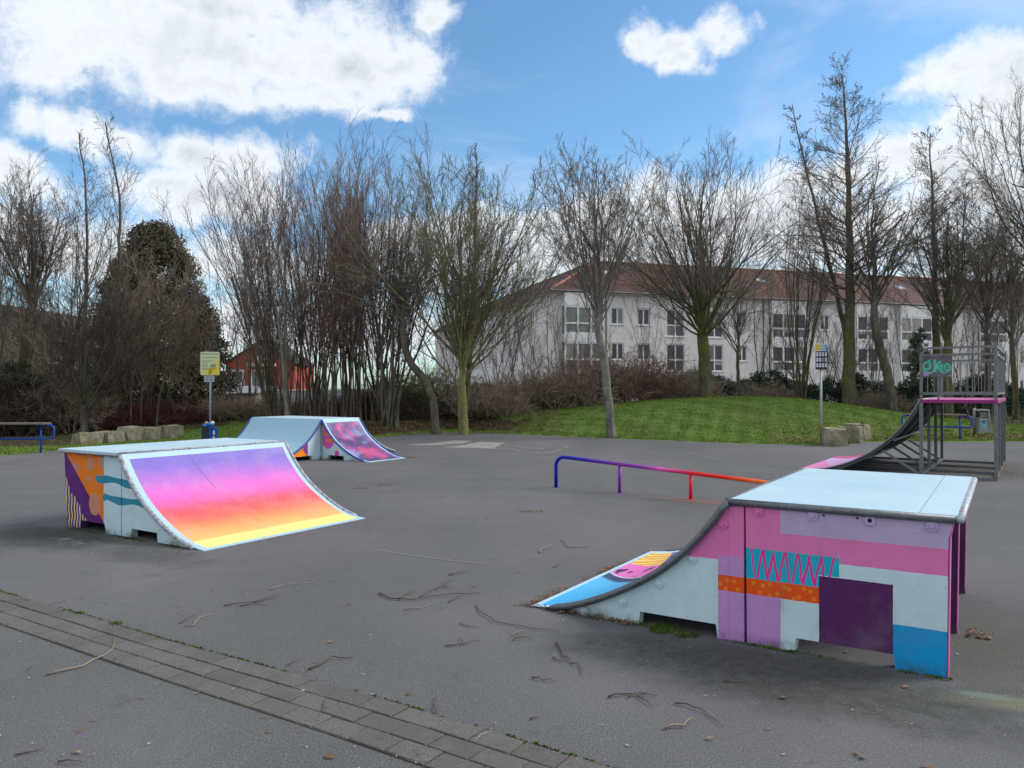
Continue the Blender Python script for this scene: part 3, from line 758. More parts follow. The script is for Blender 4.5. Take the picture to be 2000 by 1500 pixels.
for y in ys4:
    bar((0, y, 0), (0, y, TZ - .05), .055 if y else .06, 'post'); bar((WX, y, 0), (WX, y, GZ if y in (0, DY) else TZ - .05), .055, 'post')
    bar((-1.66, y + .001, .025), (WX - .03, y + .001, .025), .045, 'floor_rail', M_dpipe)
    bar((-.66, y, .46), (-.05, y, .06), .04, 'brace')
bar((0.0, .03, .052), (0, DY - .03, .052), .05, 'floor_rail', M_galv); bar((WX, .03, .052), (WX, DY - .03, .052), .05, 'floor_rail')
M_tdeck = mat('pink_platform', fn=lambda t: t.mix(t.noise(3, 5), sr(214, 120, 170), sr(200, 100, 155)), rough=.5)
M_tedge = mat('magenta_edge', sr(150, 35, 115), rough=.5)
MB().box(-.01, WX + .03, -.03, DY + .03, TZ - .035, TZ).build('platform', M_tdeck, tw)
MB().box(-.008, WX + .028, -.036, -.031, TZ - .06, TZ - .002).box(WX + .031, WX + .036, -.03, DY + .03, TZ - .06, TZ - .002).build('platform_edge', M_tedge, tw)
# curved riding surface
QS = np.linspace(0, 1, 30)
def tq(k):
    # arc length-like parametrisation of a circular transition of 2.25 x 1.43
    Rr = (2.2 ** 2 + 1.43 ** 2) / (2 * 1.43); ph = math.asin(2.2 / Rr) * (1 - k); return (-(2.2 - Rr * math.sin(ph)), Rr * (1 - math.cos(ph)))
Tq = [tq(k) for k in QS]; vs = []; fs = []
for x, z in Tq:
    vs += [(x - .02, -.03, z + .012), (x - .02, DY + .03, z + .012)]
for i in range(29): fs.append((2 * i, 2 * i + 1, 2 * i + 3, 2 * i + 2))
def tsheet(t):
    x, y, z = t.xyz(); q = x + y * .28 + (t.noise(2, 3) - .5) * .1
    c = t.mix(q.ss(-1.62, -1.5), sr(222, 130, 185), sr(205, 165, 215))
    return t.mix((y + (x + 2.0) * .9).gt(2.9), c, sr(195, 85, 140))
M_ts = mat('pink_transition', fn=tsheet, rough=.5)
o = MB().add(vs, fs).build('riding_surface', M_ts, tw, smooth=True)
vs2 = [(v[0] + .01, v[1] + (.002 if i % 2 == 0 else -.002), v[2] - .022) for i, v in enumerate(vs)]
MB().add(vs2, fs).build('backing_board', M_dark, tw, smooth=True)
for y in ys4:
    MB().tube([(x - .005, y, z - .035) for x, z in Tq], .022, 6).build('curved_rib', M_galv if y == 0 else M_dpipe, tw, smooth=True)
MB().tube([(x - .02, -.035, z + .0) for x, z in Tq], .022, 8).build('edge_tube', M_galv, tw, smooth=True)
MB().tube([(-.03, -.05, TZ - .01), (-.03, DY + .05, TZ - .01)], .03, 10).build('coping_pipe', M_galv, tw, smooth=True)
for k in (9, 15, 21, 26):
    x, z = Tq[k]; bar((x, 0.03, z - .06), (x, DY - .03, z - .06), .035, 'cross_bar', M_dpipe)
# guard rails
bar((0, 0, TZ - .02), (0, 0, GZ - .11), .045, 'guard_post'); bar((0, 0, GZ - .11), (.1, 0, GZ - .01), .04, 'guard_rail'); bar((.1, 0, GZ - .01), (WX, 0, GZ), .04, 'guard_rail')
bar((0, 0, GZ - .135), (WX, 0, GZ - .135), .035, 'guard_rail'); bar((.5, 0, GZ - .25), (WX, 0, GZ - .25), .03, 'guard_rail'); bar((0, 0, TZ + .11), (WX, 0, TZ + .11), .045, 'guard_rail')
for k in range(1, 11):
    x = k * WX / 11; bar((x, 0, TZ + .13), (x, 0, GZ - .27 if x > .5 else GZ - .53), .014, 'baluster')
bar((.285, .0, TZ + .0), (.285, 0, GZ - .53), .035, 'guard_post')
bar((0, DY, TZ - .02), (0, DY, GZ - .11), .045, 'guard_post'); bar((0, DY, GZ - .11), (.1, DY, GZ - .01), .04, 'guard_rail'); bar((.1, DY, GZ - .01), (WX, DY, GZ), .04, 'guard_rail')
bar((0, DY, GZ - .135), (WX, DY, GZ - .135), .035, 'guard_rail'); bar((0, DY, TZ + .11), (WX, DY, TZ + .11), .045, 'guard_rail')
for k in range(1, 10):
    x = k * WX / 10; bar((x, DY, TZ + .13), (x, DY, GZ - .15), .014, 'baluster')
for z in (GZ, GZ - .135, TZ + .11): bar((WX, .03, z), (WX, DY - .03, z), .04, 'guard_rail')
for k in range(1, 24):
    y = k * DY / 24; bar((WX, y, TZ + .12), (WX, y, GZ - .14), .014, 'baluster')
M_gp = mat('weathered_panel', fn=lambda t: t.mix(t.noise(6, 5, .7), (.035, .035, .05), (.22, .19, .22)), rough=.6)
M_graf = mat('mint_graffiti', sr(70, 190, 160), rough=.6, var=.25, vscale=14)
M_stk = mat('lilac_sticker', sr(165, 140, 190), rough=.6)
pn = MB().box(.02, .505, -.034, -.024, 1.86, 2.255).build('graffiti_panel', M_gp, tw)
def ribbon(pts, wd_, y, m, par, name='graffiti_stroke'):
    P = [Vector((p[0], p[1])) for p in pts]; Q_ = []
    for i in range(len(P) - 1):
        for k in range(4):
            a = P[max(i - 1, 0)]; b = P[i]; c = P[i + 1]; d = P[min(i + 2, len(P) - 1)]; t = k / 4
            Q_.append(.5 * ((2 * b) + (c - a) * t + (2 * a - 5 * b + 4 * c - d) * t * t + (3 * b - a - 3 * c + d) * t ** 3))
    Q_.append(P[-1]); vs = []
    for i, p in enumerate(Q_):
        d = (Q_[min(i + 1, len(Q_) - 1)] - Q_[max(i - 1, 0)]).normalized(); n_ = Vector((-d.y, d.x)) * wd_ / 2
        vs += [(p.x - n_.x, y, p.y - n_.y), (p.x + n_.x, y, p.y + n_.y)]
    return MB().add(vs, [(2 * i, 2 * i + 1, 2 * i + 3, 2 * i + 2) for i in range(len(Q_) - 1)]).build(name, m, par)
def gz5(p): return (.02 + (p[0] - 205) / 610 * .485, 2.255 - (p[1] - 325) / 425 * .395)
for j, (pts_, wd_) in enumerate([([(345, 460), (290, 460), (240, 510), (245, 580), (310, 600), (370, 560), (350, 410)], .034), ([(465, 405), (480, 520), (470, 600), (490, 650)], .04),
                   ([(590, 440), (520, 520), (510, 560), (560, 600), (600, 640), (640, 680)], .032), ([(620, 490), (610, 560), (630, 650)], .034),
                   ([(780, 520), (700, 500), (670, 560), (700, 620), (770, 600), (790, 550), (720, 560)], .03), ([(215, 640), (300, 640), (370, 680), (430, 640), (520, 570), (600, 530)], .03), ([(640, 670), (720, 650), (800, 600)], .024), ([(760, 740), (790, 725)], .02)]):
    ribbon([gz5(p) for p in pts_], wd_, -.0350 - .0004 * j, M_graf, pn)
MB().box(.042, .13, -.0392, -.0385, 1.875, 1.96).build('sticker', M_stk, pn)

# ------------------------------------------------------------------ benches
M_bblue = mat('blue_tube', sr(12, 70, 165), rough=.4, var=.12, vscale=12)
M_plank = mat('weathered_plank', fn=lambda t: t.mix(t.noise(4, 6, .7, vs=(1, 12, 12)), (.10, .075, .055), (.26, .20, .15)), rough=.8, bump=(40, .4, .004))
def bench(name, p, ang, L, label):
    b = thing(name, p, ang, label, 'bench', 'high blue tube benches'); zs, zl = .70, .36
    for yy in (-.17, -.057, .057, .17):
        MB().box(.12, L - .12, yy - .05, yy + .05, zs + .03, zs + .068).build('seat_plank', M_plank, b)
    loop = [(L - .2, 0, zs), (L - .06, 0, zs)] + [(L - .06 + .1 * math.sin(a), 0, zs - .1 + .1 * math.cos(a)) for a in np.linspace(.3, 1.57, 5)] + [(L + .04, 0, zl + .1)] + [(L - .06 + .1 * math.cos(a), 0, zl + .1 - .1 * math.sin(a)) for a in np.linspace(.3, 1.57, 5)] + [(L - .3, 0, zl)]
    full = [(.2, 0, zs)] + [(L - q[0], q[1], q[2]) for q in loop[1:]] + loop[::-1]
    MB().tube(full, .026, 8).build('tube_frame', M_bblue, b, smooth=True)
    for x in (.28, L - .28):
        MB().tube([(x, 0, -.05), (x, 0, zs + .03)], .026, 8).build('leg', M_bblue, b, smooth=True)
        MB().box(x - .025, x + .025, -.2, .2, zs + .01, zs + .03).build('seat_bracket', M_bblue, b)
    return b
lx, ly = gp(78, 884)
bench('bench', (lx + .32 - 2.3 * math.cos(.12), ly - 2.3 * math.sin(.12), .0), .12, 2.3, 'blue tube bench with plank seat, cut off by the left edge')
rx_, ry_ = gp(1875, 861.5); lx2, ly2 = gp(1783, 858.5)
an = math.atan2(ry_ - ly2, rx_ - lx2); Lb = math.dist((rx_, ry_), (lx2, ly2)) + .56
bench('bench', (lx2 - .28 * math.cos(an), ly2 - .28 * math.sin(an), gz(lx2, ly2)), an, Lb, 'blue tube bench seen through the legs of the steel tower')

# ------------------------------------------------------------------ bins
M_bin = mat('blue_bin', sr(15, 75, 145), rough=.5, var=.25, vscale=9)
M_binw = mat('sticker_white', (.6, .62, .62), rough=.6); M_bag = mat('rubbish_tan', (.45, .36, .28), rough=.8, var=.3); M_bagw = mat('rubbish_white', (.75, .78, .8), rough=.6)
M_bagb = mat('bag_blue', sr(30, 110, 190), rough=.5)
bx, by = -8.65, 22.2
bn = thing('litter_bin', (bx, by, 0), .1, 'overfull blue litter bin in front of the yellow notice sign', 'litter bin')
MB().tube([(-.02, .14, 0), (-.02, .14, .62)], .03, 8).build('post', M_bin, bn)
MB().prism([(-.2, .02), (.02, .02), (.02, .55), (-.21, .57)], -.12, .1).build('bin_body', mat('bin_dark', (.02, .03, .04), rough=.6), bn)
MB().prism([(.0, .04), (.06, .04), (.06, .60), (.0, .60)], -.14, .1).build('bin_divider', M_bin, bn)
MB().prism([(.07, .02), (.19, .02), (.195, .52), (.07, .53)], -.11, .1).build('bin_body', M_bin, bn)
MB().box(.095, .155, -.114, -.111, .14, .28).build('sticker', M_binw, bn); MB().box(.10, .16, -.114, -.111, .32, .44).build('sticker', M_binw, bn)
def lump(c, r, m, par, name, seed=0):
    rg = random.Random(seed); mb = MB(); vs = []; fs = []
    for i in range(5):
        for j in range(8):
            a, p = 2 * math.pi * j / 8, math.pi * (i + .5) / 5; k = rg.uniform(.7, 1.2)
            vs.append((c[0] + r[0] * math.sin(p) * math.cos(a) * k, c[1] + r[1] * math.sin(p) * math.sin(a) * k, c[2] + r[2] * math.cos(p) * k))
    for i in range(4):
        for j in range(8): fs.append((i * 8 + j, i * 8 + (j + 1) % 8, (i + 1) * 8 + (j + 1) % 8, (i + 1) * 8 + j))
    fs += [tuple(range(8)), tuple(range(39, 31, -1))]
    return mb.add(vs, fs).build(name, m, par)
lump((-.13, -.02, .58), (.09, .09, .07), M_bagb, bn, 'bin_bag', 1); lump((-.10, -.03, .65), (.06, .05, .05), M_bag, bn, 'rubbish', 2); lump((.0, -.02, .62), (.10, .08, .05), M_bagb, bn, 'bin_bag', 3)
lump((.06, -.03, .66), (.06, .04, .055), M_bagw, bn, 'rubbish', 4)
gx, gy = gp(1903, 856)
gb = thing('litter_bin', (gx, gy, gz(gx, gy)), -.05, 'grey concrete and steel litter bin on the grass behind the tower', 'litter bin')
M_gbin = mat('grey_bin', fn=lambda t: t.mix(t.noise(6, 5, .7), (.16, .17, .17), (.34, .35, .34)), rough=.7)
MB().tube([(0, 0, -.05), (0, 0, .88)], .035, 10).build('post', M_galv, gb, smooth=True); MB().tube([(0, 0, .5), (0, 0, .9)], .045, 10).build('post_sleeve', M_gbin, gb, smooth=True)
MB().prism([(.07, .1), (.40, .1), (.36, .58), (.09, .58)], -.14, .14).build('bin_body', M_gbin, gb)
MB().prism([(.10, .60), (.34, .60), (.36, .79), (.10, .79)], -.12, .14).build('throw_in_box', mat('bin_shadow', (.05, .055, .05), rough=.8), gb)
MB().prism([(.12, .61), (.33, .61), (.33, .66), (.12, .66)], -.14, -.121).prism([(.12, .70), (.33, .70), (.33, .74), (.12, .74)], -.14, -.121).build('slot_bars', M_gbin, gb)
MB().prism([(.03, .80), (.40, .80), (.44, .83), (.40, .86), (.03, .85)], -.16, .16).build('bin_lid', M_gbin, gb)
MB().prism([(.37, .8), (.43, .8), (.52, .08), (.42, .10)], -.12, .12).build('side_plate', M_gbin, gb)
MB().box(.14, .31, -.146, -.141, .22, .54).build('sticker', mat('sticker_pale', sr(130, 165, 180), rough=.6), gb)
MB().prism([(.225 + .055 * math.cos(a), .45 + .055 * math.sin(a)) for a in np.linspace(0, 5.9, 14)], -.149, -.1465).build('sticker_disc', mat('disc_blue', sr(50, 100, 140), rough=.6), gb)

# ------------------------------------------------------------------ signs
def text(s, size, m, par, x, y, z, name='lettering', bold=0):
    cu = bpy.data.curves.new(name, 'FONT'); cu.body = s; cu.size = size; cu.align_x = 'LEFT'; cu.extrude = .0004; cu.offset = bold
    t = bpy.data.objects.new(name, cu); COL.objects.link(t)
    dg = bpy.context.evaluated_depsgraph_get(); me = bpy.data.meshes.new_from_object(t.evaluated_get(dg))
    bpy.data.objects.remove(t); me.materials.clear(); me.materials.append(m)
    o = link(name, me, par, (x, y, z)); o.rotation_euler = (R(90), 0, 0); return o
M_pole = mat('grey_pole', fn=lambda t: t.mix(t.noise(4, 5), (.26, .29, .31), (.40, .43, .45)), rough=.5, metal=.3)
def ysign_fn(t):
    x, y, z = t.xyz(); c = t.mix(((x * .9 - z * 1.0) + 2.42 + (t.noise(3, 3) - .5) * .25).ss(-.12, .35), sr(205, 215, 170), sr(226, 205, 60))
    return c
M_ys = mat('yellow_notice', fn=ysign_fn, rough=.4, var=.04); M_txt = mat('sign_text_blue', (.03, .09, .16), rough=.6); M_txt2 = mat('sign_text_green', (.08, .10, .03), rough=.6)
YL = 24.3; pl = atY(410, 850, YL)
ls = thing('notice_sign', (pl.x, YL, gz(pl.x, YL)), .12, 'yellow notice board with small white plate on a thin pole, behind the blue bin', 'notice sign')
zt = atY(410, 687, YL).z - gz(pl.x, YL); zb = atY(410, 733, YL).z - gz(pl.x, YL); hw = 18.4 / F * YL
MB().tube([(.0, .03, -.1), (.0, .03, zt - .02)], .028, 10).build('pole', M_pole, ls, smooth=True)
MB().prism([(-hw + .03, zb), (hw - .03, zb), (hw, zb + .03), (hw, zt - .03), (hw - .03, zt), (-hw + .03, zt), (-hw, zt - .03), (-hw, zb + .03)], -.01, -.004).build('board_rim', M_pole, ls)
MB().prism([(-hw + .02, zb + .012), (hw - .02, zb + .012), (hw - .012, zb + .02), (hw - .012, zt - .02), (hw - .02, zt - .012), (-hw + .02, zt - .012), (-hw + .012, zt - .02), (-hw + .012, zb + .02)], -.014, -.0105).build('board', M_ys, ls)
text('Skaterplatzordnung', .062, M_txt, ls, -hw + .045, -.0155, zt - .085, bold=.001)
text('Achtung  Mieter und Skater', .044, M_txt2, ls, -hw + .045, -.0155, zt - .19, bold=.001)
for k, (y0_, L_) in enumerate([(.26, .36), (.30, .28), (.345, .2), (.39, .19), (.43, .2), (.47, .18), (.52, .42), (.555, .42)]):
    MB().box(-hw + .045, -hw + .045 + L_, -.0158, -.0152, zt - y0_ - .011, zt - y0_).build('text_line', M_txt2, ls)
MB().prism([(-.05, zb + .04), (.05, zb + .04), (.06, zb + .19), (.0, zb + .22), (-.04, zb + .17)], -.0162, -.0155).build('drawing', mat('print_ochre', sr(190, 150, 20), rough=.6), ls)
MB().prism([(.0, zb + .25), (.1, zb + .24), (.19, zb + .27), (.17, zb + .36), (.03, zb + .35)], -.0162, -.0155).build('drawing', mat('print_grey', sr(150, 155, 160), rough=.6), ls)
MB().box(-.17, .13, -.012, -.004, zb - .205, zb - .012).build('small_plate', mat('plate_white', sr(170, 180, 185), rough=.5), ls)
for k, x in enumerate((-.13, -.08, -.02, .03, .08)): MB().prism([(x - .02, zb - .165), (x + .02, zb - .165), (x + .012, zb - .12), (x - .004, zb - .105)], -.0135, -.0125).build('drawing', M_txt, ls)
for z_ in (.04, .065): MB().box(-.14, .10, -.0135, -.0125, zb - z_ - .01, zb - z_).build('text_line', M_txt, ls)

YR = 22.55; pr = atY(1604.5, 866, YR)
rs = thing('information_sign', (pr.x, YR, gz(pr.x, YR)), .0, 'tall pole sign with dark board of white cards and coloured header, beside the sandstone blocks', 'information sign')
z0, z1, z2 = (atY(1604, y, YR).z - gz(pr.x, YR) for y in (722, 686, 671.5)); hw = 11.2 / F * YR
MB().tube([(.0, .03, -.1), (.0, .03, z0 + .1)], .032, 10).build('pole', M_pole, rs, smooth=True)
MB().tube([(.0, .03, .27), (.0, .03, .29)], .036, 10).build('pole_band', M_gap, rs)
MB().box(-hw, hw, -.02, .01, z0, z1).build('board', mat('board_dark', (.03, .028, .06), rough=.4), rs)
def hd_fn(t):
    x, y, z = t.xyz(); return t.mix(x.ss(-.12, .12), sr(225, 200, 120), sr(140, 190, 225))
MB().box(-hw, hw, -.024, .006, z1 + .006, z2).build('header_board', mat('header', fn=hd_fn, rough=.4, var=.05), rs)
M_card = mat('white_card', sr(205, 210, 220), rough=.6)
cw = hw * 2 / 4
for r_ in range(3):
    for c_ in range(4):
        cx = -hw + cw * (c_ + .5); cz = z1 - .09 - r_ * (z1 - z0 - .06) / 3; ch = .055
        MB().box(cx - .028, cx + .028, -.0235, -.0205, cz - ch, cz + ch).build('card', M_card if (r_, c_) != (1, 2) else mat('card_beige', sr(150, 145, 130)), rs)
        MB().box(cx - .012, cx + .010, -.0245, -.0237, cz - .01 + r_ * .01, cz + .02).build('card_drawing', M_txt, rs)
text('SKATE', .075, M_txt2, rs, -.115, -.0255, z2 - .095); text('ANLAGE', .07, M_txt2, rs, -.105, -.0255, z2 - .175)
for sx_, cc_ in ((-1, sr(190, 110, 20)), (1, sr(20, 60, 130))):
    ribbon([(sx_ * .14, z2 - .03), (sx_ * .125, z2 - .09), (sx_ * .15, z2 - .14), (sx_ * .13, z2 - .19)], .022, -.0255, mat('figure_print', cc_, rough=.6), rs, 'figure_print')

# ------------------------------------------------------------------ stones
def stone_fn(t):
    c = t.ramp(t.noise(4, 7, .65), [(.3, (.14, .13, .10)), (.5, (.27, .25, .18)), (.7, (.40, .36, .27))])
    c = t.mix(t.noise(1.6, 5, .7).ss(.5, .66) * .5, c, (.11, .12, .07))
    return c, t.noise(9, 8, .7) + t.vor(5) * .5
M_stone = mat('sandstone', fn=stone_fn, rough=.95, var=.12, bump=(.9, .03), spec=.15)
def stone(p, ang, dims, label, seed, cat='stone block', grp=None, tilt=0):
    import bmesh
    from mathutils import noise as mn
    bm = bmesh.new(); bmesh.ops.create_cube(bm, size=1); bmesh.ops.subdivide_edges(bm, edges=bm.edges, cuts=5, use_grid_fill=True)
    for v in bm.verts:
        c = v.co; k = max(abs(c.x), abs(c.y), abs(c.z)); L = c.length
        v.co = c * (.955 + .045 * (.5 / L) * 1.0 / .6) if L > .70 else c
        v.co = Vector((v.co.x * dims[0], v.co.y * dims[1], (v.co.z + .42) * dims[2]))
        q = v.co * 2.1 + Vector((seed * 7.3, seed * 3.1, 0)); v.co += Vector((mn.noise(q), mn.noise(q + Vector((9, 0, 0))), mn.noise(q + Vector((0, 9, 0))))) * .07
        q = v.co * 7 + Vector((seed, 0, 0)); v.co += Vector((mn.noise(q), mn.noise(q + Vector((9, 0, 0))), mn.noise(q + Vector((0, 9, 0))))) * .018
    me = bpy.data.meshes.new('stone'); bm.to_mesh(me); bm.free(); me.materials.append(M_stone)
    o = link('stone_block', me); o.location = (*p, gz(*p) - .04); o.rotation_euler = (0, tilt, ang); return tag(o, label, cat, grp)
ord_ = ['leftmost and nearest', 'second', 'third', 'fourth', 'fifth and last']
ordl = ['leftmost stone block of the row behind the sunset ramp, with a dark shaded end', 'reddish stone block, second from the left in the row behind the sunset ramp',
        'smooth grey stone block, third and tallest of the row behind the sunset ramp', 'stone block second from the right in the row behind the sunset ramp', 'rightmost stone block of the row behind the sunset ramp, next to the lawn']
for i, (pl_, pr_, yb, hh) in enumerate([(130, 186, 872, .36), (189, 230, 869, .35), (231, 271, 866, .42), (273, 306, 864, .40), (312, 341, 862, .40)]):
    a_ = gp(pl_ + (6 if i == 0 else 0), yb); b_ = gp(pr_, yb - (3 if i else 3)); cx, cy = (a_[0] + b_[0]) / 2, (a_[1] + b_[1]) / 2 + .25
    stone((cx, cy), math.atan2(b_[1] - a_[1], b_[0] - a_[0]) + .1, (math.dist(a_, b_) * 1.0, .42, hh + .06), ordl[i], i + 1, grp='stone blocks along the left lawn')
M1 = gp(1637, 869); 
stone((gp(1638, 872)[0], gp(1638, 872)[1] + .35), -.25, (.62, .62, .56), 'large squarish sandstone block at the foot of the green mound, beside the tall pole sign', 11, grp='sandstone blocks by the mound')
stone((gp(1668, 866)[0], gp(1668, 866)[1] + .3), .55, (.16, .75, .54), 'thin upright sandstone slab leaning against the squarish block by the mound', 12, grp='sandstone blocks by the mound')
stone((gp(1684, 862)[0], gp(1684, 862)[1] + .35), .6, (.36, .75, .56), 'narrow sandstone block farthest right in the group at the foot of the mound', 13, grp='sandstone blocks by the mound')
# ------------------------------------------------------------------ bare trees (vectorised growth)
def unit(v): return v / np.maximum(np.linalg.norm(v, axis=-1, keepdims=True), 1e-9)
def poly(pts, r0, r1, K=14, jit=0, rg=None):
    P = np.array(pts, float); s = np.r_[0, np.cumsum(np.linalg.norm(np.diff(P, axis=0), axis=1))]; t = np.linspace(0, s[-1], 60)
    Q = np.stack([np.interp(t, s, P[:, i]) for i in range(3)], -1); k = np.ones(9) / 9
    Q = np.stack([np.convolve(np.pad(Q[:, i], 4, mode='reflect', reflect_type='odd'), k, 'valid') for i in range(3)], -1)
    ii = np.linspace(0, 59, K); Q = np.stack([np.interp(ii, np.arange(60), Q[:, i]) for i in range(3)], -1)
    if jit: Q[1:] += rg.normal(0, jit, (K - 1, 3)) * [1, 1, .3]
    u = np.linspace(0, 1, K); return Q, r0 + (r1 - r0) * u ** .85
def grow(rg, P, Rr, c, t0=.2, t1=1, ang=35, aj=8, ratio=.4, lj=.3, K=4, up=.08, wob=.08, rr=.6, tap=.5, rmin=.006, L=None, absL=None, rend=.4):
    N, Kp, _ = P.shape; Lp = np.linalg.norm(np.diff(P, axis=1), axis=2).sum(1)
    ix = np.repeat(np.arange(N), c); M = len(ix); t = t0 + (t1 - t0) * ((np.tile(np.arange(c), N) + rg.random(M)) / c)
    f = t * (Kp - 1); i0 = np.clip(f.astype(int), 0, Kp - 2); fr = (f - i0)[:, None]
    p = P[ix, i0] * (1 - fr) + P[ix, i0 + 1] * fr; tan = unit(P[ix, i0 + 1] - P[ix, i0]); r = Rr[ix, i0] * (1 - fr[:, 0]) + Rr[ix, i0 + 1] * fr[:, 0]
    rv = rg.normal(size=(M, 3)); per = unit(rv - tan * (rv * tan).sum(1, keepdims=True)); a = np.radians(ang + aj * rg.normal(size=M))[:, None]
    d = unit(np.cos(a) * tan + np.sin(a) * per)
    ln = (absL if absL else Lp[ix] * ratio) * (1 - tap * t) * (1 + lj * (rg.random(M) * 2 - 1))
    r0 = np.maximum(r * rr * (.7 + .5 * rg.random(M)), rmin); out = np.zeros((M, K, 3)); out[:, 0] = p; seg = (ln / (K - 1))[:, None]
    for k in range(1, K):
        d = unit(d + np.array([0, 0, up]) + wob * rg.normal(size=(M, 3))); out[:, k] = out[:, k - 1] + d * seg
    ru = r0[:, None] * (1 - (1 - rend) * np.linspace(0, 1, K)[None]); return out, np.maximum(ru, rmin * .7)
def tubes(P, Rr, n):
    N, K, _ = P.shape; T = np.zeros_like(P); T[:, 1:-1] = P[:, 2:] - P[:, :-2]; T[:, 0] = P[:, 1] - P[:, 0]; T[:, -1] = P[:, -1] - P[:, -2]; T = unit(T)
    mean = unit(P[:, -1] - P[:, 0]); ref = np.where(np.abs(mean[:, 2:3]) > .8, np.array([[1., 0, 0]]), np.array([[0, 0, 1.]]))[:, None, :]
    A = unit(np.cross(T, np.broadcast_to(ref, T.shape))); B = np.cross(T, A); q = np.arange(n) * 2 * np.pi / n
    V = P[:, :, None, :] + (A[:, :, None, :] * np.cos(q)[None, None, :, None] + B[:, :, None, :] * np.sin(q)[None, None, :, None]) * Rr[:, :, None, None]
    b = (np.arange(N) * K * n)[:, None, None]; k = (np.arange(K - 1) * n)[None, :, None]; j = np.arange(n)[None, None, :]; j2 = (j + 1) % n
    Q = np.stack([b + k + j, b + k + j2, b + k + n + j2, b + k + n + j], -1).reshape(-1, 4); return V.reshape(-1, 3), Q
def combine(parts):
    V = []; Q = []; o = 0
    for v, q in parts: V.append(v); Q.append(q + o); o += len(v)
    return np.concatenate(V), np.concatenate(Q)
def bark(name, a, b, green=.3, gcol=(.075, .09, .03), gz0=3.0, var=.25):
    def fn(t):
        x, y, z = t.xyz()
        c = t.mix(t.noise(5, 6, .7, vs=(1, 1, .35)).ss(.35, .65), a, b)
        g_ = (t.noise(1.7, 5, .6).ss(.38, .62)) * (1.0 - z.ss(gz0 * .5, gz0 * 1.6)) * green
        return t.mix(g_, c, gcol), t.noise(22, 6, .7, vs=(1, 1, .3))
    return mat(name, fn=fn, rough=.95, var=var, vscale=12, bump=(.8, .02), spec=.1)
BK_brown = bark('bark_brown', (.085, .075, .063), (.18, .16, .135), .5)
BK_green = bark('bark_mossy', (.07, .068, .050), (.14, .135, .10), .9, (.115, .125, .030), 4)
BK_grey = bark('bark_grey_patchy', (.12, .12, .11), (.26, .25, .22), .35, (.10, .12, .05), 3)
BK_yel = bark('bark_yellow_moss', (.12, .11, .06), (.26, .25, .12), .8, (.20, .20, .045), 1.6)
BK_hazel = bark('bark_hazel', (.085, .070, .052), (.16, .135, .105), .25)
TWG = {k: mat('twigs_' + k, c, rough=.95, var=.45, vscale=3.5, spec=.1) for k, c in dict(brown=(.175, .148, .13), red=(.25, .165, .14), grey=(.17, .158, .14), olive=(.16, .155, .10), dark=(.095, .080, .066), bram=(.32, .25, .19), tan=(.26, .21, .16), wine=(.16, .062, .062)).items()}
def treeobj(name, px, Y, label, stems, crown, mt, mc, grp='bare winter trees', cat='tree', X=None, trunk_extra=()):
    """stems: list of (P,R) with shared K -> trunk part; crown: list of (P,R,sides)"""
    x = X if X is not None else atY(px, 700, Y).x; z = gz(x, Y)
    t = thing(name, (x, Y, z), 0, label, cat, grp)
    parts = [tubes(p[None], r[None], 10) for p, r in stems] + [tubes(p, r, 6) for p, r in trunk_extra]
    V, Q = combine(parts); link('trunk', npmesh('trunk', V, Q, mats=[mt], smooth=True), t)
    V, Q = combine([tubes(p, r, n) for p, r, n in crown]); link('crown', npmesh('crown', V, Q, mats=[mc]), t)
    return t
def px2(Y, base_px, pts):
    """photo pixels -> local trunk points for a tree standing at distance Y"""
    b = atY(base_px, 700, Y); zb = gz(b.x, Y); out = []
    for q in pts:
        v = atY(q[0], q[1], Y); out.append((v.x - b.x, q[2] if len(q) > 2 else 0, v.z - zb))
    return out
def spread_limbs(rg, base, n, length, lean, leanj, K=9, r0=.07, r1=.015, up=.06, wob=.05, az=None, lj=.15):
    P = np.zeros((n, K, 3)); a = (np.arange(n) + rg.random(n) * .8) * 2.399 if az is None else az
    le = np.radians(lean + leanj * (rg.random(n) * 2 - 1)); d = np.stack([np.sin(le) * np.cos(a), np.sin(le) * np.sin(a), np.cos(le)], -1)
    P[:, 0] = base; seg = (length * (1 + lj * (rg.random(n) * 2 - 1)) / (K - 1))[:, None]
    for k in range(1, K):
        d = unit(d + np.array([0, 0, up]) + wob * rg.normal(size=(n, 3))); P[:, k] = P[:, k - 1] + d * seg
    return P, np.repeat(((r0 - (r0 - r1) * np.linspace(0, 1, K) ** .8))[None], n, 0) * (.75 + .5 * rg.random((n, 1)))

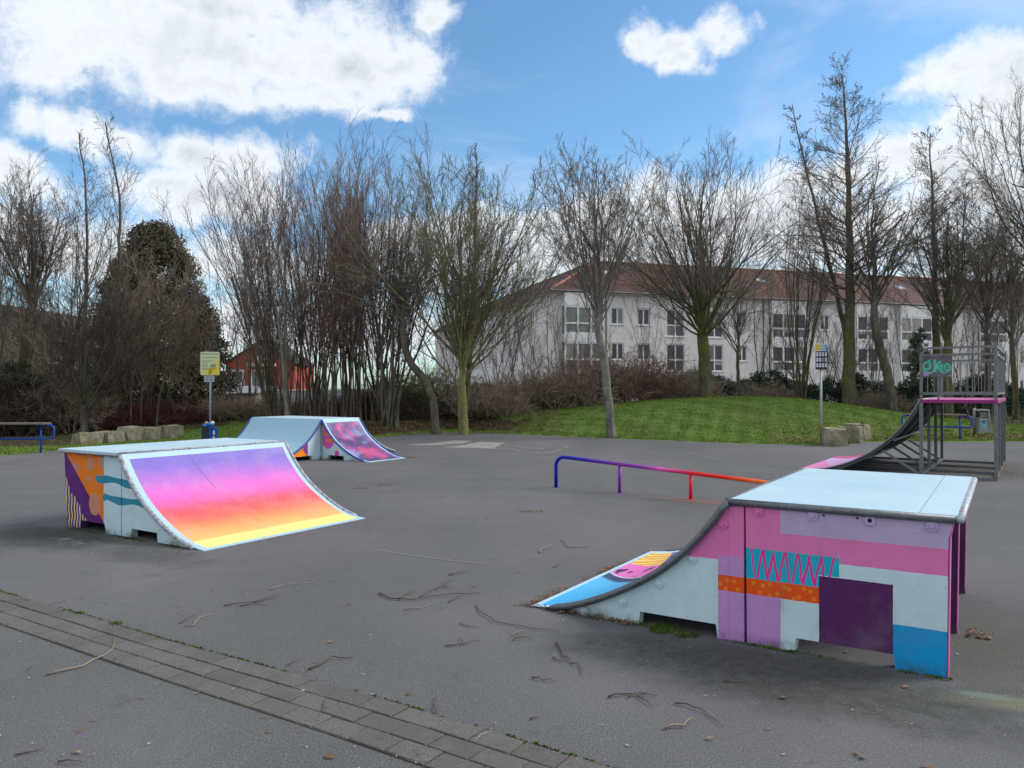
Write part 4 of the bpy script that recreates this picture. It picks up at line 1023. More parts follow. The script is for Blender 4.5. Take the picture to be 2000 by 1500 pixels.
def vase_tree(name, px, Y, fork_pts, htop, label, seed, mt, mc, n=14, lean=22, leanj=16, r0=.17, dens=1.0, up=.05, tw=.0066, limb_r=.085, fine=7, hs=.74, cat='tree', grp='bare winter trees'):
    rg = np.random.default_rng(seed); tp = px2(Y, px, fork_pts); tp[0] = (tp[0][0], 0, -.1)
    st = poly(tp, r0, r0 * .78, 10, .012, rg); top = st[0][-1]; Lb = (htop - top[2]) * hs
    n = int(n * 1.35); P, Rr = spread_limbs(rg, top - np.array([0, 0, .12]), n, Lb * 1.03, lean, leanj, 12, limb_r * .52, .008, up, .085)
    q_ = rg.random(n) ** 1.3 * Lb * .20; q_[0] = 0; P += np.array([0, 0, 1.])[None, None] * q_[:, None, None] * np.ones((1, P.shape[1], 1)); P[:, :, 2] -= (q_ * .6)[:, None] * np.linspace(0, 1, P.shape[1])[None]
    ld = poly([top - np.array([0, 0, .2]), top + np.array([.05, 0, Lb * .35]), top + np.array([-.08, .05, Lb * .75]), top + np.array([.05, 0, Lb * 1.02])], r0 * .70, .012, P.shape[1], .03, rg)
    P = np.concatenate([ld[0][None], P]); Rr = np.concatenate([ld[1][None], Rr])
    P2, R2 = grow(rg, P, Rr, 9, .12, .96, 29, 12, .48, .45, 7, up * 1.2, .11, .5, .55, tw * 1.15)
    P3, R3 = grow(rg, P2, R2, int(6 * dens), .15, 1, 30, 10, .42, .3, 4, up, .07, .6, .4, tw)
    P4, R4 = grow(rg, P3, R3, int(fine * dens), .15, 1, 32, 13, .46, .4, 2, .06, .12, .7, .3, tw * .72)
    return treeobj(name, px, Y, label, [st], [(P2, R2, 4), (P3, R3, 3), (P4, R4, 3)], mt, mc, cat=cat, grp=grp, trunk_extra=[(P, Rr)])

def leader_tree(name, px, Y, pts, label, seed, mt, mc, r0=.2, c1=60, l1=4.2, ang=52, up=.04, dens=1.0, t0=.18, tw=.0066, tap=.82, cones=0, grp='bare winter trees'):
    rg = np.random.default_rng(seed); tp = px2(Y, px, pts); tp[0] = (tp[0][0], 0, -.1)
    st = poly(tp, r0, .018, 22, .02, rg)
    P, Rr = grow(rg, st[0][None], st[1][None], c1, t0, .99, ang, 10, .3, .3, 9, up, .10, .24, tap, tw * 1.4, absL=l1)
    P2, R2 = grow(rg, P, Rr, int(9 * dens), .2, 1, 38, 10, .44, .3, 5, .03, .08, .6, .5, tw * 1.1)
    P3, R3 = grow(rg, P2, R2, int(7 * dens), .15, 1, 36, 12, .42, .3, 3, .03, .1, .7, .3, tw * .8)
    t = treeobj(name, px, Y, label, [st], [(P, Rr, 5), (P2, R2, 3), (P3, R3, 3)], mt, mc, grp=grp)
    if cones:
        e = P3[rg.choice(len(P3), cones, replace=False), -1]; s = .022
        V = (e[:, None, :] + np.array([[s, 0, 0], [-s, 0, 0], [0, s, 0], [0, -s, 0], [0, 0, s * 1.3], [0, 0, -s * 1.3]])[None]).reshape(-1, 3)
        f = np.array([(0, 2, 4), (2, 1, 4), (1, 3, 4), (3, 0, 4), (2, 0, 5), (1, 2, 5), (3, 1, 5), (0, 3, 5)])
        T = (np.arange(len(e))[:, None, None] * 6 + f[None]).reshape(-1, 3)
        tag(link('cones', npmesh('cones', V, tris=T, mats=[TWG['dark']]), t), kind='stuff')
    return t

def clump(name, px, Y, n, htop, label, seed, mt, mc, spreadx=.5, lean=9, leanj=9, r=.05, dens=1.0, az=None, bias=0.0, tw=.0066, grp='bare winter trees', c1=9, cat='tree', lj=.15):
    rg = np.random.default_rng(seed); n = int(n * 1.3) if n > 4 else n; P, Rr = spread_limbs(rg, np.array([0, 0, 0.]), n, htop * .80, lean, leanj, 14, r * .60, .008, .012, .04, az, lj)
    sh = rg.normal(0, 1, (len(P), 2)) * [spreadx, spreadx * .6]; P[:, :, 0] += sh[:, 0:1]; P[:, :, 1] += sh[:, 1:2]; P[:, 0, 2] = -.1
    P[:, :, 0] += bias * (np.linspace(0, 1, 14) ** 1.3)[None] * htop * .80
    P2, R2 = grow(rg, P, Rr, c1, .22, .97, 22, 8, .28, .4, 6, .07, .08, .5, .35, tw * 1.1)
    P3, R3 = grow(rg, P2, R2, int(7 * dens), .1, 1, 24, 8, .42, .3, 3, .06, .07, .65, .3, tw * .9)
    P4, R4 = grow(rg, P3, R3, 3, .25, 1, 28, 12, .55, .4, 2, .05, .1, .7, .3, tw * .7)
    return treeobj(name, px, Y, label, [(P[i], Rr[i]) for i in range(n)], [(P2, R2, 3), (P3, R3, 3), (P4, R4, 3)], mt, mc, grp=grp, cat=cat)

# right half
vase_tree('tree', 1195, 25.6, [(1195, 838), (1186, 760), (1178, 690), (1170, 645)], 9.7, 'slim tree with grey patchy leaning trunk alone on the slope of the green mound', 11, BK_grey, TWG['grey'], hs=.80, n=14, lean=24, leanj=16, r0=.165, up=.035, limb_r=.06)
vase_tree('tree', 1378, 32.5, [(1378, 784), (1378, 730), (1374, 680), (1372, 655)], 12.1, 'broad tree with thick trunk and fanned limbs on top of the green mound', 12, BK_green, TWG['brown'], hs=.68, n=24, lean=42, leanj=26, r0=.29, up=.055, limb_r=.11, dens=1.1)
leader_tree('tree', 1656, 34.5, [(1656, 792), (1658, 700), (1660, 560), (1658, 420), (1654, 280), (1648, 180), (1643, 145)], 'tallest tree in view, straight mossy trunk with pointed crown and tiny cones', 13, BK_green, TWG['brown'], r0=.32, c1=84, l1=5.0, ang=56, t0=.30, cones=1500, dens=1.05)
leader_tree('tree', 1672, 36, [(1672, 790), (1660, 690), (1634, 567), (1600, 440), (1572, 320), (1556, 250), (1548, 205)], 'slender curved tree leaning left, just behind the tallest tree', 14, BK_brown, TWG['brown'], r0=.17, c1=46, l1=2.9, ang=50, t0=.4, cones=500, dens=.9)
vase_tree('tree', 1745, 33.5, [(1745, 806), (1737, 740), (1715, 670), (1706, 610)], 11.6, 'dark crooked tree with curved trunk between the tallest tree and the steel tower', 15, BK_brown, TWG['brown'], n=9, lean=24, leanj=22, r0=.21, up=.02, limb_r=.08)
leader_tree('tree', 1832, 35, [(1832, 800), (1830, 700), (1826, 560), (1822, 420), (1818, 320), (1815, 262)], 'tall upright tree with pointed top rising behind the graffiti panel of the tower', 16, BK_green, TWG['brown'], r0=.23, c1=52, l1=3.3, ang=52, t0=.42, cones=500, dens=.9)
vase_tree('tree', 1852, 33, [(1852, 806), (1851, 740), (1850, 690), (1852, 670)], 10.6, 'tree with thick forked trunk behind the railing of the steel tower', 17, BK_green, TWG['brown'], n=13, lean=20, leanj=16, r0=.22, up=.03, limb_r=.09)
vase_tree('tree', 1925, 37, [(1925, 805), (1927, 750), (1930, 700), (1928, 660)], 11.0, 'many-limbed tree just right of the steel tower railing', 18, BK_brown, TWG['brown'], n=14, lean=22, leanj=16, r0=.17, up=.03, limb_r=.07)
vase_tree('tree', 2065, 31, [(2065, 815), (2060, 740), (2055, 640), (2050, 560)], 14.0, 'large tree beyond the right edge, only its branches reaching in from the right', 19, BK_brown, TWG['brown'], n=14, lean=36, leanj=22, r0=.28, up=.03, limb_r=.10)
vase_tree('tree', 1985, 36, [(1985, 806), (1982, 740), (1978, 700), (1975, 680)], 9.8, 'dense multi-limbed tree at the right edge of the photo behind the lawn', 20, BK_green, TWG['brown'], n=12, lean=24, leanj=18, r0=.15, up=.02, limb_r=.06)
vase_tree('tree', 1443, 38, [(1443, 776), (1442, 740), (1441, 705), (1441, 690)], 6.6, 'small young tree against the white building, between the broad tree and the pole sign', 21, BK_brown, TWG['brown'], n=9, lean=24, leanj=16, r0=.10, up=.06, limb_r=.045, dens=.7)
clump('tree', 1560, 37, 9, 11.4, 'multi-stemmed tree directly left of the pole sign, stems fanning upward', 22, BK_green, TWG['brown'], spreadx=.2, lean=11, leanj=9, r=.085)
clump('tree', 1520, 42, 5, 9.8, 'thin straight-stemmed tree behind the mound, left of the multi-stemmed tree', 23, BK_brown, TWG['brown'], spreadx=.5, lean=7, leanj=6, r=.06, dens=.8)
clump('tree', 1700, 41, 9, 7.2, 'thicket tree of thin stems between the tallest tree and the crooked tree', 24, BK_brown, TWG['brown'], spreadx=.8, lean=14, leanj=10, r=.045)
clump('tree', 1610, 40, 8, 6.0, 'low spreading tree behind the pole sign with dark branching stems', 25, BK_brown, TWG['dark'], spreadx=.4, lean=32, leanj=18, r=.05)
clump('tree', 1880, 42, 10, 8.4, 'thin-stemmed tree group behind the tower, against the white building', 26, BK_brown, TWG['brown'], spreadx=1.6, lean=10, leanj=8, r=.045)
clump('tree', 1960, 32.5, 8, 8.6, 'upright stems of a shrubby tree at the right border behind the grey bin', 27, BK_brown, TWG['brown'], spreadx=.7, lean=13, leanj=9, r=.05)
clump('tree', 1262, 45, 6, 9.5, 'slight tree behind the slope tree with thin crossing branches', 28, BK_brown, TWG['brown'], spreadx=.5, lean=18, leanj=12, r=.05, dens=.8)
clump('tree', 1110, 40, 5, 6.5, 'wiry young tree in front of the corner bay of the white building', 30, BK_brown, TWG['brown'], spreadx=.5, lean=14, leanj=10, r=.045, dens=.8)
clump('tree', 1010, 42, 8, 8.2, 'slender tree group in front of the shaded left wing of the white building', 31, BK_brown, TWG['brown'], spreadx=1.5, lean=10, leanj=9, r=.05)
# centre and left
vase_tree('tree', 905, 27.6, [(905, 831), (903, 795), (902, 765), (901, 750)], 9.7, 'vase-shaped tree with short yellow-green trunk in the middle, at the lawn edge', 32, BK_yel, TWG['olive'], hs=.80, n=20, lean=30, leanj=22, r0=.20, up=.05, limb_r=.095, dens=1.15)
leader_tree('tree', 905, 29.5, [(905, 825), (918, 700), (925, 560), (930, 420), (930, 300)], 'slender pointed tree right behind the vase-shaped tree in the middle', 33, BK_green, TWG['brown'], r0=.13, c1=50, l1=2.6, ang=35, t0=.3, up=.1)
vase_tree('tree', 852, 27.8, [(852, 832), (846, 780), (832, 742), (805, 715), (792, 690), (786, 640)], 8.4, 'dark tree whose crooked trunk bends sharply left, by the vase-shaped tree', 34, BK_brown, TWG['brown'], n=9, lean=28, leanj=20, r0=.16, up=.04, limb_r=.06)
clump('tree', 765, 28.5, 13, 10.2, 'large dark multi-stemmed tree with V-shaped base right of the far ramp', 35, BK_brown, TWG['brown'], spreadx=.22, lean=15, leanj=11, r=.085, c1=10)
clump('tree', 705, 30, 18, 10.6, 'dense clump of tall stems behind the right side of the far ramp', 36, BK_hazel, TWG['brown'], spreadx=.75, lean=8, leanj=8, r=.055, c1=10)
clump('tree', 735, 31, 4, 10.2, 'tree with a thick pale trunk half hidden in the clump behind the far ramp', 37, BK_hazel, TWG['brown'], spreadx=.2, lean=9, leanj=7, r=.15)
clump('tree', 648, 28.5, 24, 10.2, 'dense clump of reddish straight stems directly behind the far ramp', 38, BK_hazel, TWG['red'], spreadx=.6, lean=7, leanj=7, r=.05, c1=10)
clump('tree', 590, 29.5, 18, 9.6, 'clump of brown stems behind the left side of the far ramp', 39, BK_hazel, TWG['red'], spreadx=.6, lean=9, leanj=8, r=.05, bias=-.03)
clump('tree', 535, 27.5, 15, 9.8, 'clump of stems fanning out to the left in front of the red house', 40, BK_hazel, TWG['brown'], spreadx=.25, lean=12, leanj=9, r=.05, bias=-.16, dens=1.0)
clump('tree', 560, 26.8, 2, 9.8, 'pale grey slightly curved trunks in front of the red house', 41, BK_grey, TWG['brown'], spreadx=.12, lean=5, leanj=3, r=.11, bias=-.05, c1=12)
clump('tree', 470, 31, 9, 9.2, 'thin leaning stems rising above the yellow notice sign', 42, BK_hazel, TWG['brown'], spreadx=.9, lean=9, leanj=7, r=.045, bias=-.06, dens=.9)
leader_tree('tree', 222, 29, [(222, 845), (225, 700), (232, 520), (236, 400), (222, 320), (205, 238)], 'tall thin tree rising in front of the dark conifer, highest on the left', 43, BK_hazel, TWG['brown'], r0=.13, c1=26, l1=3.8, ang=28, t0=.35, up=.09, dens=.8)
leader_tree('tree', 160, 30, [(160, 848), (165, 700), (170, 520), (168, 400), (165, 320), (152, 262)], 'tall thin tree with upright shoots left of the dark conifer', 44, BK_hazel, TWG['brown'], r0=.12, c1=26, l1=3.2, ang=28, t0=.35, up=.09, dens=.8)
vase_tree('tree', 165, 26.5, [(165, 856), (164, 835), (163, 815), (163, 800)], 6.6, 'dark spreading shrubby tree with V-shaped limbs behind the stone blocks', 45, BK_brown, TWG['dark'], n=15, lean=38, leanj=16, r0=.13, up=.05, limb_r=.06)
vase_tree('tree', 38, 28, [(38, 850), (40, 760), (52, 650), (62, 600)], 10.0, 'leafless tree with thick forked limbs at the far left above the bench', 46, BK_green, TWG['brown'], n=13, lean=22, leanj=16, r0=.18, up=.04, limb_r=.09)
clump('tree', 105, 29, 12, 9.4, 'group of mossy upright stems between the far left tree and the spreading shrubby tree', 47, BK_green, TWG['brown'], spreadx=.8, lean=9, leanj=8, r=.07)
clump('tree', -40, 27, 12, 9.6, 'twiggy tree cut by the left edge behind the bench', 48, BK_brown, TWG['brown'], spreadx=.8, lean=12, leanj=10, r=.06)
clump('tree', 280, 27.5, 3, 6.4, 'thin pale trunk in front of the dark conifer', 49, BK_hazel, TWG['brown'], spreadx=.3, lean=4, leanj=3, r=.07, dens=.7)
clump('tree', 325, 30, 13, 6.4, 'dense brown twiggy tree covering the front of the conifer', 50, BK_brown, TWG['bram'], spreadx=1.2, lean=16, leanj=12, r=.035, c1=11, dens=1.2, tw=.009)
clump('tree', 250, 31, 12, 6.6, 'dense twiggy tree at the left flank of the conifer', 51, BK_brown, TWG['bram'], spreadx=1.0, lean=14, leanj=11, r=.035, c1=11, dens=1.1, tw=.009)

# ------------------------------------------------------------------ shrubs and thickets
_TK = {}
clump('tree', 945, 43, 9, 10.5, 'bare tree screening the shaded end wall of the white building, right of the middle tree', 71, BK_brown, TWG['brown'], spreadx=1.3, lean=15, leanj=11, r=.055)
clump('tree', 880, 45, 9, 10.0, 'bare tree before the far left end of the white building, behind the bent trunk', 72, BK_brown, TWG['brown'], spreadx=1.2, lean=14, leanj=10, r=.05)
def thicket(px, Y, wdt, dep, h, label, seed, m, n=90, dens=1.0, grp='leafless shrubs', tw=.009, arch=-.08):
    """three shrub shapes per twig colour, stretched to each shrub's own width and height"""
    key = (m.name, len([k for k in _TK if k[0] == m.name]) if len([k for k in _TK if k[0] == m.name]) < 3 else seed % 3)
    if key not in _TK:
        rg = np.random.default_rng(seed); K = 7; n = 92; P = np.zeros((n, K, 3)); P[:, 0, 0] = rg.uniform(-.5, .5, n) * 3.2; P[:, 0, 1] = rg.uniform(-.5, .5, n) * 2.2
        e = np.sqrt(np.clip(1 - (P[:, 0, 0] / (3.2 * .56)) ** 2, .15, 1)); le = np.radians(rg.uniform(5, 50, n)); a = rg.random(n) * 6.283
        d = np.stack([np.sin(le) * np.cos(a), np.sin(le) * np.sin(a), np.cos(le)], -1); seg = (1.5 * e * rg.uniform(.75, 1.25, n) * 1.15 / (K - 1))[:, None]
        for k in range(1, K):
            d = unit(d + np.array([0, 0, arch * (k / 3)]) + .10 * rg.normal(size=(n, 3))); P[:, k] = P[:, k - 1] + d * seg
        Rr = np.repeat(np.linspace(.016, .008, K)[None], n, 0)
        P2, R2 = grow(rg, P, Rr, 9, .08, 1, 42, 14, .45, .35, 4, .0, .18, .75, .3, tw)
        P3, R3 = grow(rg, P2, R2, 7, .1, 1, 42, 16, .48, .4, 2, .02, .16, .75, .3, tw * .85)
        V, Q = combine([tubes(P, Rr, 4)]); V2, Q2 = combine([tubes(P2, R2, 3), tubes(P3, R3, 3)])
        _TK[key] = (npmesh('stems', V, Q, mats=[m]), npmesh('twigs', V2, Q2, mats=[m]))
    b = atY(px, 700, Y); t = thing('shrub', (b.x, Y, gz(b.x, Y)), 0, label, 'shrub', grp)
    t.scale = (wdt / 3.2 * (1 if seed % 2 else -1), dep / 2.2, h * .58 / 1.5)
    link('stems', _TK[key][0], t); link('twigs', _TK[key][1], t); return t
def thick_row(items, grp):
    for k, (px, Y, wd_, dp, h, lab, m, n, ds) in enumerate(items): thicket(px, Y, wd_, dp, h, lab, 100 + k + int(px), TWG[m], n, ds, grp)
thick_row([(1010, 33.5, 3.4, 2.2, 2.1, 'low brown bramble mass at the left end of the mound, beside the vase-shaped tree', 'bram', 120, 1.3),
           (1085, 33, 3.6, 2.4, 2.6, 'tangled brown bramble left of the slope tree', 'bram', 130, 1.3),
           (1165, 33.8, 3.4, 2.2, 3.1, 'reddish brown bushy shrub right behind the slope tree', 'red', 130, 1.3),
           (1250, 34.8, 3.4, 2.2, 2.8, 'reddish twiggy shrub right of the slope tree', 'red', 120, 1.3),
           (1330, 36, 3.2, 2.2, 2.1, 'low dull shrub left of the broad tree on the mound', 'bram', 110, 1.2),
           (950, 31.5, 2.8, 2.0, 1.6, 'low brambles right of the yellow-green trunk', 'bram', 110, 1.2),
           (1720, 34.5, 1.8, 1.2, 1.4, 'small pale brown bush at the foot of the crooked tree', 'tan', 70, 1.0),
           (1490, 38, 2.6, 1.6, 1.6, 'low tan undergrowth behind the mound left of the pole sign', 'tan', 80, 1.0)], 'brambles behind the mound')
thick_row([(215, 28.3, 3.0, 1.8, 1.15, 'dark red leafless hedge shrub behind the stone blocks, left part', 'wine', 150, 1.3),
           (270, 28.8, 3.0, 1.8, 1.15, 'dark red leafless hedge shrub in the middle of the hedge behind the stone blocks', 'wine', 150, 1.3),
           (330, 29.6, 3.0, 1.8, 1.15, 'dark red leafless hedge shrub just left of the notice sign', 'wine', 150, 1.3),
           (390, 30.2, 3.0, 1.8, 1.15, 'dark red leafless hedge shrub behind the notice sign', 'wine', 150, 1.3),
           (450, 30.2, 3.0, 2.0, 1.15, 'brown hedge shrub right of the notice sign', 'bram', 140, 1.3),
           (510, 29.5, 2.8, 2.0, 1.15, 'brown hedge shrub left of the far ramp', 'bram', 130, 1.2)], 'dark hedge shrubs on the left')
thick_row([(-10, 27, 3.2, 2.2, 3.2, 'dark thicket behind the bench at the left edge', 'dark', 120, 1.3),
           (60, 28, 3.2, 2.2, 3.0, 'dark tangled thicket under the far left tree', 'dark', 120, 1.3),
           (125, 28, 3.0, 2.2, 2.4, 'dark undergrowth left of the stone blocks', 'bram', 120, 1.3),
           (30, 32, 4.5, 2.5, 3.9, 'tall brown thicket in front of the brown roofed house', 'bram', 120, 1.3),
           (150, 33, 4.5, 2.5, 3.4, 'tall brown thicket between the house and the conifer', 'bram', 120, 1.3),
           (830, 33, 4.2, 2.4, 2.9, 'olive green thicket behind the crooked tree', 'olive', 130, 1.3),
           (770, 32, 3.6, 2.4, 1.7, 'shaded undergrowth behind the V-shaped base of the dark tree', 'dark', 110, 1.2),
           (690, 32.5, 3.6, 2.4, 1.5, 'shaded undergrowth behind the far ramp', 'dark', 110, 1.2),
           (600, 33, 3.6, 2.4, 1.0, 'shaded undergrowth in front of the red house', 'dark', 110, 1.2)], 'dark thickets at the wood edge')

# leafy masses: conifer, ivy hedge, small cypresses
def leafmass(rg, C, size, n_leaf, m, name, par, flat=.5):
    """small leaf quads spread around given clump centres C (k,3) with radius size (k,)"""
    k = rg.integers(0, len(C), n_leaf); d = unit(rg.normal(size=(n_leaf, 3))) * (rg.random((n_leaf, 1)) ** .5); p = C[k] + d * size[k][:, None] * [1, 1, .7]
    a = unit(rg.normal(size=(n_leaf, 3))); b = unit(np.cross(a, rg.normal(size=(n_leaf, 3)))); s = rg.uniform(.5, 1.2, (n_leaf, 1)) * flat
    V = np.stack([p - a * s, p + b * s * .35, p + a * s, p - b * s * .35], 1).reshape(-1, 3); Q = np.arange(n_leaf * 4).reshape(-1, 4)
    o = link(name, npmesh(name, V, Q, mats=[m]), par); return o
M_con = mat('conifer_needles', fn=lambda t: t.ramp(t.noise(1.4, 6, .7), [(.3, (.045, .055, .030)), (.5, (.085, .082, .050)), (.7, (.15, .125, .08))]), rough=.9, var=.3, vscale=8, spec=.15)
M_ivy = mat('ivy_leaves', fn=lambda t: t.ramp(t.noise(2.4, 6, .7), [(.3, (.018, .036, .018)), (.55, (.038, .072, .032)), (.75, (.085, .12, .05))]), rough=.6, var=.3, vscale=8)
rg = np.random.default_rng(77)
def conifer(px, Y, h, rad, label, n, seed, m=M_con, name='conifer', pw=.55, lean=0, leaf=.10):
    rg = np.random.default_rng(seed); b = atY(px, 700, Y); t = thing(name, (b.x, Y, gz(b.x, Y)), 0, label, 'conifer')
    MB().tube([(0, 0, -.1), (0, 0, h * .93)], [.2 * rad / 2.5 + .04, .02], 7).build('trunk', BK_brown, t)
    k = int(n / 60); z = rg.random(k) ** .8 * h * .97 + .15; a = rg.random(k) * 6.283; rr_ = rad * (1 - (z / h) ** 1.0) ** pw * (.55 + .45 * rg.random(k)) * (1 + .12 * np.sin(a * 5 + z * 2))
    C = np.stack([rr_ * np.cos(a) + lean * z, rr_ * np.sin(a), z], -1); leafmass(rg, C, np.full(k, rad * .13 + .12), n, m, 'crown', t, leaf)
conifer(302, 34, 8.7, 3.15, 'big dark rounded conifer on the left, behind leafless twigs', 46000, 5, pw=.5, leaf=.10)
conifer(388, 35.5, 5.6, 2.0, 'lower dark conifer right behind the notice sign', 16000, 6, pw=.5)
conifer(240, 37, 7.6, 2.0, 'dark conifer half hidden behind the left flank of the big one', 18000, 9, pw=.45)
conifer(1788, 50, 4.9, .75, 'small dark columnar cypress in front of the white building, left of the tower railing', 7000, 7, M_ivy, 'cypress', .4, leaf=.07)
conifer(1800, 50.6, 5.3, .6, 'slim dark cypress standing close to its twin, just at the tower railing corner', 6000, 8, M_ivy, 'cypress', .4, leaf=.07)
def hedge(x0, x1, Y, h, dep, label, seed, n, m=M_ivy, name='hedge'):
    rg = np.random.default_rng(seed); t = thing(name, ((x0 + x1) / 2, Y, gz((x0 + x1) / 2, Y) - .05), 0, label, 'hedge', 'evergreen hedges')
    k = int((x1 - x0) * 42); x = rg.uniform(x0, x1, k) - (x0 + x1) / 2; C = np.stack([x, rg.uniform(-.5, .5, k) * dep, rg.random(k) * h * (.85 + .2 * np.sin(x * 1.7 + seed))], -1)
    leafmass(rg, C, np.full(k, .34), int(n * 1.5), m, 'foliage', t, .085)
    st_ = MB()
    for k_ in range(int((x1 - x0) * 4)): xx_ = rg.uniform(x0, x1) - (x0 + x1) / 2; st_.tube([(xx_, 0, 0), (xx_ + rg.normal() * .1, rg.normal() * .1, h * .45), (xx_ + rg.normal() * .25, rg.normal() * .2, h * .85)], [.03, .02, .01], 5)
    st_.build('stems', TWG['dark'], t)
hedge(8.2, 11.6, 39.5, 2.0, .9, 'dark ivy hedge behind the mound, between the broad tree and the small young tree', 21, 13000)
hedge(11.8, 16.2, 39.5, 2.0, .9, 'dark ivy hedge behind the mound near the multi-stemmed tree', 22, 15000)
hedge(16.4, 21.0, 39, 2.0, 1.0, 'tall dark ivy hedge behind the tallest and the crooked tree', 23, 18000)
hedge(21.2, 31.5, 40, 2.0, .9, 'long dark ivy hedge behind the steel tower and the right lawn', 24, 26000)
hedge(-3.6, -.9, 33.5, 1.25, .8, 'dark green ivy bush behind the yellow-green trunk', 25, 9000)
hedge(-18.9, -16.8, 27.5, 2.4, .8, 'ivy covered bush at the far left behind the bench', 26, 9000)

# fence of green wire panels
M_fence = mat('green_fence', sr(20, 60, 55), rough=.5)
fx = [(-4.8, 35.5), (-2.3, 35.8), (.2, 36.1), (2.7, 36.5), (5.2, 36.9), (7.7, 37.3), (10.2, 37.7), (12.7, 38), (15.2, 37.8), (17.7, 37.4), (20.2, 37), (22.7, 36.8), (25.2, 36.8), (27.7, 36.8)]
fz = [gz(*p) for p in fx]
fe = thing('wire_fence', (fx[0][0], fx[0][1], fz[0]), 0, 'dark green wire panel fence with posts running behind the mound', 'fence')
for i, (p, z) in enumerate(zip(fx, fz)):
    q = Vector((p[0] - fx[0][0], p[1] - fx[0][1], z - fz[0]))
    MB().box(-.03, .03, -.02, .02, -.1, 1.25).build('fence_post', M_fence, fe, loc=q)
    if i < len(fx) - 1:
        d = Vector((fx[i + 1][0] - p[0], fx[i + 1][1] - p[1], fz[i + 1] - z)); mb = MB()
        for k in range(7): zz_ = .08 + k * .18; mb.tube([Vector((0, 0, zz_)), d + Vector((0, 0, zz_))], .006, 4, cap=False)
        for k in range(1, 40): a = d * (k / 40); mb.tube([a + Vector((0, 0, .05)), a + Vector((0, 0, 1.2))], .004, 3, cap=False)
        mb.build('wire_panel', M_fence, fe, loc=q)
# ------------------------------------------------------------------ buildings
M_wall = mat('pale_render', fn=lambda t: t.mix(t.noise(.5, 6, .65), (.70, .68, .675), (.78, .76, .75)), rough=.9, var=.08, vscale=2, bump=(30, .2, .005))
M_white = mat('white_frame', (.74, .75, .76), rough=.5, var=.04)
def glass_fn(t):
    rnd = Sk(t.nt, t.node('ShaderNodeObjectInfo').outputs['Random']); x, y, z = t.xyz()
    c = t.mix(t.noise(.9, 4, .6), (.010, .013, .020), (.055, .062, .075))
    c = t.mix((rnd.gt(.62)) * ((x * 9.0).sin().lin(-1, 1, .5, 1.0)), c, (.20, .20, .19))
    c = t.mix(rnd.lt(.22) * z.gt(.55), c, (.30, .29, .27))
    return c
M_glass = mat('window_glass', fn=glass_fn, rough=.07, spec=.6, var=.15, vscale=1.3)
M_cur = mat('curtain_glass', fn=lambda t: t.mix(t.noise(1.2, 4, .6, vs=(4, 4, .3)), (.06, .075, .08), (.16, .18, .18)), rough=.12, spec=.6, var=.2)
M_frost = mat('frosted_glass', fn=lambda t: t.mix(t.noise(1.2, 3), (.13, .17, .16), (.20, .24, .22)), rough=.25, spec=.5, var=.15)
def roof_fn(a, b):
    def f(t):
        x, y, z = t.xyz()
        row = (z * 6.2).fract(); colw = ((x + 0.0) * 24.0).sin()
        rowid = (z * 6.2)._m('FLOOR')
        n = t.noise(1.1, 6, .7); f2 = t.noise(9, 4, .7)
        c = t.mix(n, a, b); c = t.mix(f2.ss(.4, .7) * .5, c, tuple(v * .55 for v in a))
        c = t.mix(row.lt(.16) * .45, c, tuple(v * .45 for v in a))
        return c, colw * .5 + row * 1.2
    return f
M_roof = mat('red_roof_tiles', fn=roof_fn((.070, .023, .019), (.11, .034, .027)), rough=.75, var=.12, bump=(.8, .03))
M_ridge = mat('ridge_tiles', (.34, .13, .075), rough=.7, var=.25)  # lighter than the roof: sunlit look of the ridge put into the colour
M_gut = mat('gutter_zinc', (.14, .14, .15), rough=.5, metal=.3)
FA = math.atan2(.2949, .9556)
P0 = (3.31, 60.29)
bd = thing('apartment_building', (*P0, 0), FA, 'long pale three storey apartment building with red hipped roof behind the mound', 'building')
EV = 9.35; LEN = 64; DEP = 12; WL = 46
def wall_open(x0, x1, z0, z1, holes, y, t, mat_, name='wall', axis='x'):
    xs_ = sorted({x0, x1, *[h[0] for h in holes], *[h[1] for h in holes]}); zs_ = sorted({z0, z1, *[h[2] for h in holes], *[h[3] for h in holes]})
    mb = MB(); P = (lambda a, d, z: (a, y + d, z)) if axis == 'x' else (lambda a, d, z: (y + d, a, z))
    for i in range(len(xs_) - 1):
        for j in range(len(zs_) - 1):
            cx, cz = (xs_[i] + xs_[i + 1]) / 2, (zs_[j] + zs_[j + 1]) / 2
            if any(h[0] < cx < h[1] and h[2] < cz < h[3] for h in holes): continue
            mb.add([P(xs_[i], 0, zs_[j]), P(xs_[i + 1], 0, zs_[j]), P(xs_[i + 1], 0, zs_[j + 1]), P(xs_[i], 0, zs_[j + 1])], [(0, 1, 2, 3)])
    for h in holes:
        for a, b in (((h[0], h[2]), (h[1], h[2])), ((h[1], h[2]), (h[1], h[3])), ((h[1], h[3]), (h[0], h[3])), ((h[0], h[3]), (h[0], h[2]))):
            mb.add([P(a[0], 0, a[1]), P(b[0], 0, b[1]), P(b[0], t, b[1]), P(a[0], t, a[1])], [(0, 1, 2, 3)])
    return mb.build(name, mat_, bd if axis in 'xy' else None)
_share = {}
